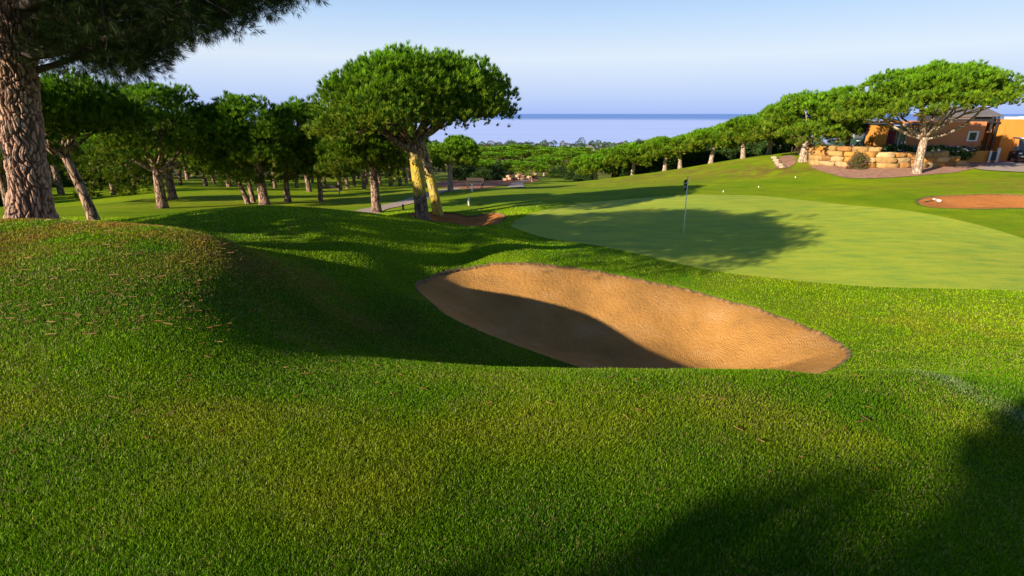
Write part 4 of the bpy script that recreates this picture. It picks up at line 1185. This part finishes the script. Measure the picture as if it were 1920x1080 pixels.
mb.box(x0, wx0, YF, YF + 0.3, zb, zt); mb.box(wx1, x1, YF, YF + 0.3, zb, zt); mb.box(wx0, wx1, YF, YF + 0.3, zb, wz0); mb.box(wx0, wx1, YF, YF + 0.3, wz1, zt)
mb.box(x1 - 0.3, x1, YF + 0.3, YF + d_, zb, zt); mb.box(x0, x1 - 0.3, YF + 0.3, YF + d_, zt - 0.25, zt - 0.003)
part(mb, "wall", M['orange_shaded'])
mb = MB(); fw = 0.10
for a_ in ((wx0, wx0 + fw, wz0, wz1), (wx1 - fw, wx1, wz0, wz1), (wx0 + fw, wx1 - fw, wz0, wz0 + fw), (wx0 + fw, wx1 - fw, wz1 - fw, wz1)):
    mb.box(a_[0] - (0.04 if a_[0] == wx0 else 0), a_[1] + (0.04 if a_[1] == wx1 else 0), YF - 0.06, YF + 0.15, a_[2], a_[3])
win = part(mb, "window", M['white'])
part(MB().box(wx0 + fw, wx1 - fw, YF + 0.05, YF + 0.07, wz0 + fw, wz1 - fw), "pane", M['glass'], win)
# left pillar and glazed corner
pl0, pl1 = Xp(1639, 44.4), Xp(1663, 44.4)
part(MB().box(pl0, pl1, 44.4, 45.5, Zp(300, 44.4), Zp(234, 44.4)), "pillar", M['orange'])
part(MB().box(pl0 - 0.1, x0 + 1.0, 44.2, 48.0, Zp(234, 44.4) + 0.003, Zp(232, 44.4)), "canopy", M['dark'])
g0 = pl1 + 0.05
gl = part(MB().box(g0, x0 - 0.05, 45.7, 45.74, zb, Zp(236, 45.7)), "glazing", M['glass2'])
mb = MB()
for k in range(5):
    xx = g0 + (x0 - 0.05 - g0) * k / 4
    mb.box(xx - 0.03, xx + 0.03, 45.62, 45.695, zb, Zp(236, 45.7))
part(mb, "mullion", M['white'], gl)
part(MB().box(g0 + 0.75, g0 + 1.35, 45.5, 45.56, zb, Zp(245, 45.5)), "curtain", M['maroon'])
# roof lantern
YR = YF + 1.2
lx0, lx1 = Xp(1766, YR), Xp(1858, YR)
lz0, lz1 = zt + 0.003, Zp(217, YR)
part(MB().box(lx0, lx1, YR, YR + 3.4, lz0, lz1), "clerestory", M['dark'])
part(MB().box(Xp(1766, YR), Xp(1811, YR), YR - 0.06, YR - 0.003, Zp(223, YR), Zp(217.5, YR)), "panel", M['white'])
rz_ = Zp(200, YR + 1.9)
mb = MB()
e = 0.25
A3 = [(lx0 - e, YR - 0.35, lz1 + 0.02), (lx1 + e, YR - 0.35, lz1 + 0.02), (lx1 + e, YR + 1.75, rz_), (lx0 - e, YR + 1.75, rz_), (lx0 - e, YR + 3.8, lz1 + 0.02), (lx1 + e, YR + 3.8, lz1 + 0.02)]
A3 += [(x_, y_, z_ - 0.09) for x_, y_, z_ in A3]
mb.add(A3, [(0, 1, 2, 3), (3, 2, 5, 4), (6, 9, 8, 7), (9, 10, 11, 8), (0, 6, 7, 1), (4, 5, 11, 10), (1, 7, 8, 2), (2, 8, 11, 5), (0, 3, 9, 6), (3, 4, 10, 9)])
roof = part(mb, "roof", M['slate'])
mb = MB(); mb.add([(lx1, YR, lz1), (lx1, YR + 3.4, lz1), (lx1, YR + 1.7, rz_ - 0.12), (lx1 - 0.1, YR, lz1), (lx1 - 0.1, YR + 3.4, lz1), (lx1 - 0.1, YR + 1.7, rz_ - 0.12)], [(0, 1, 2), (5, 4, 3), (0, 2, 5, 3), (1, 0, 3, 4), (2, 1, 4, 5)])
part(mb, "gable", M['glass2'], roof)
# dark recessed entrance, small box, right wing
YE = YF + 1.0
part(MB().box(x1 + 0.003, Xp(1880, YE + 1.2), YE + 1.2, YE + 1.5, zb, Zp(226, YE + 1.2)), "entrance_wall", M['orange_shaded'])
mb = MB()
for px in (1846, 1856):
    mb.box(Xp(px, YE), Xp(px, YE) + 0.12, YE - 0.3, YE - 0.18, zb, Zp(218, YE))
mb.box(x1 + 0.003, Xp(1862, YE), YE - 0.35, YE + 1.1, Zp(230, YE), Zp(228, YE))
part(mb, "porch_frame", M['dark'])
part(MB().box(Xp(1863, YE), Xp(1876, YE), YE, YE + 1.1, Zp(241, YE), Zp(227, YE)), "porch_box", M['orange'])
xw0 = Xp(1877, YF + 0.4)
mb = MB().box(xw0, xw0 + 4.4, YF + 0.4, YF + 7, zb, Zp(224, YF + 0.4)); mb.box(xw0 + 1.9, xw0 + 9, YF - 0.4, YF + 0.395, zb, Zp(224, YF) + 0.02); mb.box(xw0 + 4.403, xw0 + 9, YF + 0.4, YF + 7, zb, Zp(224, YF + 0.4))
part(mb, "wing", M['orange'])
part(MB().box(Xp(1880, YF + 3), Xp(1893, YF + 3), YF + 2.6, YF + 3.4, Zp(224, YF + .4) , Zp(219, YF + 3)), "roof_vent", M['white'])
part(MB().box(Xp(1905, YF + 3), Xp(1917, YF + 3), YF + 2.6, YF + 3.4, Zp(224, YF + .4), Zp(218.5, YF + 3)), "roof_vent", M['white'])
for px in (1845.5, 1867):
    part(MB().box(Xp(px, YE), Xp(px, YE) + 0.14, YE + 1.08, YE + 1.197, Zp(252, YE), Zp(246, YE)), "wall_lamp", M['dark'])
# planter
xp0, xp1 = Xp(1812, 44.4), Xp(1871, 44.4)
pt = empty("planter_wall", ((xp0 + xp1) / 2, 44.6, gz((xp0 + xp1) / 2, 44.6)), "low orange planter wall under the clubhouse window", "planter")
Mloc[pt.name] = tuple(pt.location)
zpl = gz((xp0 + xp1) / 2, 44.4)
part(MB().box(xp0, xp1, 44.2, 44.42, zpl - 0.3, Zp(283, 44.3)), "wall", M['orange'], pt)
part(MB().box(xp0, xp0 + 0.2, 44.42, 45.5, zpl - 0.3, Zp(283, 44.3) - 0.004), "wall", M['orange'], pt)
for k in range(6):
    px = 1818 + k * 8
    x = Xp(px, 44.9)
    o = shrub("planter_shrub", x, 44.9, 0.32, 0.3, [0.75, 0.9, 0.7, 1.35, 0.6, 0.45][k] + 0.35, ["reddish dry plant at the left end of the orange planter", "dry twiggy plant second from the left in the orange planter", "low brown plant in the middle of the orange planter", "tall dark shrub beside the white-framed window", "small brown plant right of the tall dark shrub", "smallest plant at the right end of the orange planter"][k], 320 + k,
              np.array([[0.13, 0.07, 0.05], [0.07, 0.09, 0.03]]) if k != 3 else DK, 150, 0.16, 0.02, 6)
# sign board between white posts
sx = Xp(1871, 44.0); sz = gz(sx, 44.0)
sb_ = empty("notice_board", (sx, 44.0, sz), "dark board held between two pale posts beside the planter", "notice board")
Mloc[sb_.name] = tuple(sb_.location)
part(MB().box(sx - 0.33, sx - 0.2, 43.96, 44.04, sz - 0.1, sz + 0.95), "post", M['white'], sb_)
part(MB().box(sx + 0.24, sx + 0.44, 43.94, 44.06, sz - 0.1, sz + 1.15), "post", M['white'], sb_)
part(MB().box(sx - 0.2, sx + 0.24, 43.98, 44.02, sz + 0.2, sz + 0.85), "board", M['dark'], sb_)

# ------------------------------------------------------------------ golf carts
M['tyre'] = simple("tyre_rubber", (0.02, 0.02, 0.02), 0.8, 0.2, 8)
M['seat'] = simple("beige_seat_vinyl", (0.35, 0.30, 0.24), 0.6, 0.1, 8)
M['cartblk'] = simple("black_cart_body", (0.025, 0.027, 0.03), 0.3, 0.1, 4)
M['cartblue'] = simple("dark_green_cart_body", (0.02, 0.05, 0.04), 0.3, 0.1, 4)
M['chrome'] = simple("grey_metal", (0.5, 0.5, 0.52), 0.3, 0.05, 4, metal=0.8)
def cart(body):
    r = empty("golf_cart", (0, 0, 0))
    # +x is the front
    b_ = MB(); b_.prism([(-1.15, 0.35), (-1.15, 0.75), (-0.55, 0.8), (-0.5, 0.45), (0.35, 0.42), (0.55, 0.95), (0.85, 0.92), (1.15, 0.62), (1.15, 0.32), (0.5, 0.25), (-0.5, 0.25)], -0.56, 0.56)
    b_.build("body", body, r, bevel=0.04)
    s_ = MB(); s_.box(-0.5, 0.05, -0.5, 0.5, 0.55, 0.72); s_.box(-0.56, -0.42, -0.5, 0.5, 0.74, 1.15)
    s_.build("seat", M['seat'], r, bevel=0.03)
    p_ = MB()
    for y in (-0.52, 0.52):
        p_.tube([(0.72, y, 0.9), (0.42, y, 1.78)], 0.02, 6); p_.tube([(-0.8, y, 0.75), (-0.72, y, 1.78)], 0.02, 6)
    p_.build("post", M['chrome'], r)
    rf = MB().prism([(-1.0, 1.78), (-0.95, 1.86), (0.6, 1.86), (0.72, 1.79), (0.65, 1.76), (-0.95, 1.76)], -0.62, 0.62)
    rf.build("roof", M['white'], r, bevel=0.02)
    MB().prism([(0.70, 0.93), (0.42, 1.74), (0.425, 1.745), (0.705, 0.935)], -0.5, 0.5).build("windscreen", M['glass2'], r)
    MB().tube([(0.45, 0.25, 0.95), (0.22, 0.25, 1.12)], 0.018, 6).build("steering_column", M['cartblk'], r)
    ring = [(0.22 + 0.08 * math.sin(q), 0.25 + 0.17 * math.cos(q), 1.12 + 0.15 * math.sin(q)) for q in np.linspace(0, 6.2832, 15)]
    MB().tube(ring, 0.015, 5).build("steering_wheel", M['cartblk'], r)
    MB().box(1.145, 1.18, -0.35, 0.35, 0.42, 0.52).build("bumper", M['chrome'], r)
    for y in (-0.4, 0.4): MB().box(1.0, 1.12, y - 0.1, y + 0.1, 0.66, 0.75).build("headlight", M['white'], r)
    for x in (-0.78, 0.82):
        for y in (-0.52, 0.52):
            wh = MB().tube([(x, y - 0.09, 0.22), (x, y + 0.09, 0.22)], 0.22, 18).build("wheel", M['tyre'], r, bevel=0.02)
            MB().tube([(x, y - 0.1, 0.22), (x, y + 0.1, 0.22)], 0.12, 12).build("rim", M['chrome'], wh)
    return r
c1 = cart(M['cartblk'])
X_ = Xp(1914, 43.6, 298); c1.location = (X_, 43.6, gz(X_, 43.6) + 0.03); c1.rotation_euler = (0, 0, math.radians(-118))
tag(c1, "black golf cart with a cream roof parked on the pale forecourt at the right edge", "golf cart")
c2 = cart(M['cartblue'])
for k, (px, Y, rz) in enumerate([(1597, 57, -80), (1612, 56, -75), (1628, 57.5, -82), (1580, 58, -78)]):
    c = c2 if k == 0 else copy_tree(c2)
    x = Xp(px, Y, 275); c.location = (x, Y, gz(x, Y) + 0.03); c.rotation_euler = (0, 0, math.radians(rz))
    tag(c, ["dark golf cart parked second from the left behind the boulder wall", "dark golf cart parked third from the left behind the boulder wall", "dark golf cart parked nearest the orange pillar", "dark golf cart parked leftmost, half behind the bushy pine"][k], "golf cart", "golf carts parked behind the boulder wall")

# ------------------------------------------------------------------ flagstick, posts, rake, benches
fx, fy, _ = at(1281, 443, 20.6)
fz = gz(fx, fy) + 0.008
M['pole'] = simple("pale_yellow_pole", (0.85, 0.83, 0.6), 0.4, 0.05, 3)
M['flag'] = simple("black_flag_cloth", (0.012, 0.018, 0.014), 0.8, 0.2, 5)
fl = empty("flagstick", (fx, fy, fz), "tall pale flagstick with a limp black and white flag on the putting green", "golf flag")
MB().tube([(0, 0, -0.1), (-0.02, 0, 1.1), (-0.045, 0, 2.22)], [0.02, 0.018, 0.016], 8).build("pole", M['pole'], fl, smooth=True)
MB().tube([(-0.045, 0, 2.22), (-0.046, 0, 2.26)], [0.02, 0.016], 8).build("finial", M['dark'], fl)
rng = np.random.default_rng(2)
rows, cols_ = 15, 9
V = []
for i in range(rows):
    for j in range(cols_):
        t = i / (rows - 1); u = j / (cols_ - 1)
        wd = 0.13 + 0.05 * math.sin(t * 5 + 1)
        V.append((-0.05 - u * wd * (0.7 + 0.4 * t), 0.045 * math.sin(u * 9 + t * 2.2) * (0.3 + u), 2.19 - t * 0.40 - u * 0.10 - 0.015 * math.sin(u * 7)))
T = [(i * cols_ + j, i * cols_ + j + 1, (i + 1) * cols_ + j + 1, (i + 1) * cols_ + j) for i in range(rows - 1) for j in range(cols_ - 1)]
V = np.array(V)
Vb = V + np.array([0, 0.006, 0]); n_ = len(V)
cl_ = mesh_np("flag", np.vstack([V, Vb]), np.vstack([np.array(T), np.array(T)[:, ::-1] + n_]), M['flag'], fl, smooth=True)
for zc_, hh_ in ((2.06, 0.035), (1.94, 0.05)):
    st_ = []
    for j in range(5):
        u = j / 4 * 0.8 + 0.1
        for q in (0, 1): st_.append((-0.05 - u * 0.15, 0.045 * math.sin(u * 9 + (2.19 - zc_) / 0.4 * 2.2) * (0.3 + u) - 0.012, zc_ - u * 0.08 - q * hh_))
    MB_ = MB(); MB_.add(st_ + [(x, y + 0.004, z) for x, y, z in st_], [(2 * j, 2 * j + 2, 2 * j + 3, 2 * j + 1) for j in range(4)] + [(2 * j + 11, 2 * j + 13, 2 * j + 12, 2 * j + 10) for j in range(4)])
    MB_.build("stripe", M['white'], cl_)
hole = MB(); ring = [(fx + 0.06 * math.cos(q), fy + 0.06 * math.sin(q)) for q in np.linspace(0, 6.2832, 24, endpoint=False)]
hole.add([(x, y, fz + 0.003) for x, y in ring], [tuple(range(24))])
hl = hole.build("cup", M['dark']); tag(hl, "dark cup in the green at the foot of the flagstick", "golf hole")

def post(px, py, Y, h, w_, label, mat='white', group=None, cat="marker post"):
    x, y = drop_last(px, py, Y) if Y else drop_last(px, py, 15)
    z = gz(x, y)
    mb = MB(); mb.tube([(0, 0, -0.05), (0, 0, h * 0.92), (0, 0, h)], [w_, w_, w_ * 0.6], 8); mb.tube([(0, 0, h * 0.7), (0, 0, h * 0.78)], [w_ * 1.12] * 2, 8)
    return tag(mb.build("marker_post", M[mat], loc=(x, y, z)), label, cat, group)
M['wood'] = simple("weathered_wood", (0.04, 0.028, 0.02), 0.9, 0.3, 6)
post(1356, 361, 20, 0.10, 0.025, "small white marker at the back edge of the putting green")
post(1422, 353, 20, 0.10, 0.025, "small white marker on the grass midway up to the boulder wall")
post(1491, 335, 20, 0.12, 0.025, "small white marker highest up the slope below the rounded pine")
post(885, 359, 25, 0.55, 0.07, "white post by the shaded fairway right of the small pale-trunked pine")
post(879, 386, 22, 0.5, 0.05, "leaning white post just beyond the second bunker")
post(756, 394, 20, 0.3, 0.05, "short wooden stake on the grass beside the cart path", 'wood')
post(1575, 312, 30, 0.5, 0.035, "left one of two thin white pegs by the dry bush", )
post(1586, 312, 30, 0.75, 0.035, "right, taller one of two thin white pegs by the dry bush")
post(1797, 306, 30, 0.85, 0.05, "white post at the right end of the boulder wall")
post(1484, 287, 30, 0.6, 0.06, "grey post on the crest left of the rounded pine", 'wood')
# rake
x, y = drop_last(1745, 372, 20); z = float(sand_z(rightB, 0.35, 0.04)(np.array([x]), np.array([y]))[0]) + ZC
rk = empty("bunker_rake", (x, y, z), "rake lying in the sand at the left end of the right-hand bunker", "rake")
MB().tube([(-0.55, -0.35, 0.02), (0.45, 0.15, 0.07)], 0.018, 6).build("handle", M['wood'], rk)
mb = MB().box(0.44, 0.50, -0.12, 0.42, 0.04, 0.09)
for k in range(9): mb.box(0.455, 0.475, -0.11 + k * 0.062, -0.095 + k * 0.062, -0.03, 0.04)
mb.build("head", M['white'], rk)
def bench(px, py, Y, label, rz=0.3):
    x, y = drop_last(px, py, Y); z = gz(x, y)
    r = empty("park_bench", (x, y, z), label, "bench", rz=rz)
    MB().box(-0.75, 0.75, -0.2, 0.2, 0.42, 0.47).build("seat", M['wood'], r, bevel=0.01)
    MB().box(-0.75, 0.75, 0.2, 0.25, 0.6, 0.85).build("backrest", M['wood'], r, bevel=0.01)
    for s_ in (-0.6, 0.6):
        mb = MB(); mb.box(s_ - 0.04, s_ + 0.04, -0.18, -0.1, 0, 0.42); mb.box(s_ - 0.04, s_ + 0.04, 0.252, 0.31, 0, 0.85); mb.box(s_ - 0.04, s_ + 0.04, -0.1, 0.25, 0.34, 0.418)
        mb.build("leg", M['wood'], r)
    return r
bench(621, 369, 30, "dark wooden bench among the trunks of the left grove")
bench(890, 353, 30, "dark wooden bench by the red earth bank, right of the lichened pines", -0.2)

# pale rubble and far house
rng = np.random.default_rng(8)
for k, (px, py, Y) in enumerate([(972, 333, 86), (985, 330, 90), (996, 329, 92)]):
    x, y, _ = at(px, py, Y); vs = []; fs = []
    for q in range(9):
        boulder(vs, fs, rng, np.array([rng.normal(0, 1.2), rng.normal(0, 0.7), 0.3 + 0.55 * (q % 3) * rng.random()]), rng.uniform(0.5, 1.1), rng.uniform(0.5, 0.9), rng.uniform(0.3, 0.6), rng.uniform(0, 3))
    o = mesh_np("rubble_heap", np.vstack(vs), np.vstack(fs), simple("pale_rubble", (0.45, 0.27, 0.17), 0.9, 0.3, 1.0) if k == 0 else bpy.data.materials["pale_rubble"], loc=(x, y, gz(x, y)))
    tag(o, ["left heap of pale rubble among the valley pines", "middle and tallest heap of pale rubble in the valley", "right heap of pale rubble beside the thin-stemmed pine"][k], "rubble")
x, y, z = at(1105, 279, 330); hz = z + ZC
hs = empty("white_house", (x, y, hz - 3), "small white house with a dark hipped roof in the far wood", "house")
MB().box(-2.6, 2.6, -2, 2, -6, 3.2).build("wall", M['white'], hs)
mb = MB(); mb.add([(-3, -2.4, 3.2), (3, -2.4, 3.2), (3, 2.4, 3.2), (-3, 2.4, 3.2), (-1.2, 0, 5.0), (1.2, 0, 5.0)], [(0, 1, 5, 4), (1, 2, 5), (2, 3, 4, 5), (3, 0, 4), (3, 2, 1, 0)])
mb.build("roof", M['slate'], hs)
for s_ in (-1.3, 1.3): MB().box(s_ - 0.4, s_ + 0.4, -2.06, -2.003, 1.0, 2.2).build("window", M['glass'], hs)

# ------------------------------------------------------------------ grass blades of the near turf
rng = np.random.default_rng(123)
lr = np.log(GRR); dth = GTH
def ground_at(x, y):
    """height of the ground mesh itself, from its own grid (front sector only)"""
    r = np.hypot(x, y); th = np.arctan2(x, y)
    n0 = 640
    fr = (np.log(r) - lr[0]) / (lr[1] - lr[0]); ft = (th - dth[0]) / (dth[1] - dth[0])
    i = np.clip(fr.astype(int), 0, 638); j = np.clip(ft.astype(int), 0, n0 - 2)
    a = fr - i; b = ft - j
    return (GZ[i, j] * (1 - a) + GZ[i + 1, j] * a) * (1 - b) + (GZ[i, j + 1] * (1 - a) + GZ[i + 1, j + 1] * a) * b
nb = 1500000
u_ = rng.random(nb)
r = 1.15 * (27 / 1.15) ** (u_ ** 1.15)
th = np.radians(rng.uniform(-52, 52, nb))
x = r * np.sin(th); y = r * np.cos(th)
keep = np.ones(nb, bool)
for poly in (mainB, midB, rightB, greenP):
    k = np.nonzero((np.abs(x - poly[:, 0].mean()) < 16) & (y > poly[:, 1].min() - 0.3) & (y < poly[:, 1].max() + 0.3))[0]
    # signed distance only near the outline's box
    dd = sdist(poly[::2], x[k], y[k])
    keep[k[dd < -0.02]] = False
keep &= np.hypot(x - HX, y - HY) > 0.42
x, y, r = x[keep], y[keep], r[keep]
nb = len(x)
z = ground_at(x, y) + ZC
hgt = (0.016 + 0.0012 * r) * rng.uniform(0.55, 1.25, nb) * (1 + 0.3 * vnoise(x, y, 1.3, 21))
wid = (0.0018 + 0.00042 * r) * rng.uniform(0.7, 1.3, nb)
q = rng.uniform(0, 6.283, nb)
lx = rng.normal(0, 0.42, nb); ly = rng.normal(0, 0.42, nb)
bx_ = np.cos(q) * wid; by_ = np.sin(q) * wid
V = np.empty((nb, 3, 3))
V[:, 0] = np.stack([x - bx_, y - by_, z - 0.003], 1); V[:, 1] = np.stack([x + bx_, y + by_, z - 0.003], 1)
V[:, 2] = np.stack([x + lx * hgt, y + ly * hgt, z + hgt], 1)
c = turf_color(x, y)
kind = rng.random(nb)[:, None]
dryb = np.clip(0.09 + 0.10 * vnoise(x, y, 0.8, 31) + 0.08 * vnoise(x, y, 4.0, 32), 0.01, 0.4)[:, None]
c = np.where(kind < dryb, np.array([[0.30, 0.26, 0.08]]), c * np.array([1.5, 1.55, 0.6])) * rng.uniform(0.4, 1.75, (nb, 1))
tag(mesh_np("grass", V.reshape(-1, 3), np.arange(nb * 3).reshape(-1, 3), M['blade'], None, np.repeat(c, 3, 0)), "short dense green turf of the near slopes, flecked with straw", "grass", kind="stuff")
# fallen pine needles and bits of twig
nl = 1300
r = np.concatenate([rng.uniform(5.5, 12, 1080), rng.uniform(3, 9, 220)]); th = np.radians(np.concatenate([rng.uniform(-50, -20, 1080), rng.uniform(-48, 40, 220)]))
x = r * np.sin(th); y = r * np.cos(th); ok_ = sdist(mainB, x, y) > 0.1; x, y, r = x[ok_], y[ok_], r[ok_]; nl = len(x)
z = ground_at(x, y) + ZC + 0.012 + 0.0013 * r
q = rng.uniform(0, 3.14, nl); L_ = rng.uniform(0.02, 0.06, nl) * (0.5 + 0.04 * r); w_ = 0.0003 + 0.00013 * r
V = np.empty((nl, 4, 3)); ca, sa = np.cos(q), np.sin(q)
dz = rng.normal(0, 0.006, nl)
for k, (s1, s2) in enumerate(((-1, -1), (1, -1), (1, 1), (-1, 1))):
    V[:, k] = np.stack([x + s1 * ca * L_ - s2 * sa * w_, y + s1 * sa * L_ + s2 * ca * w_, z + s1 * dz + 0.004 * s2], 1)
c = np.array([[0.30, 0.15, 0.05], [0.22, 0.11, 0.04], [0.36, 0.22, 0.09]])[rng.integers(0, 3, nl)]
tag(mesh_np("needle_litter", V.reshape(-1, 3), np.arange(nl * 4).reshape(-1, 4), M['blade'], None, np.repeat(c, 4, 0)), "brown fallen pine needles scattered over the turf below the great pine", "pine litter", kind="stuff")
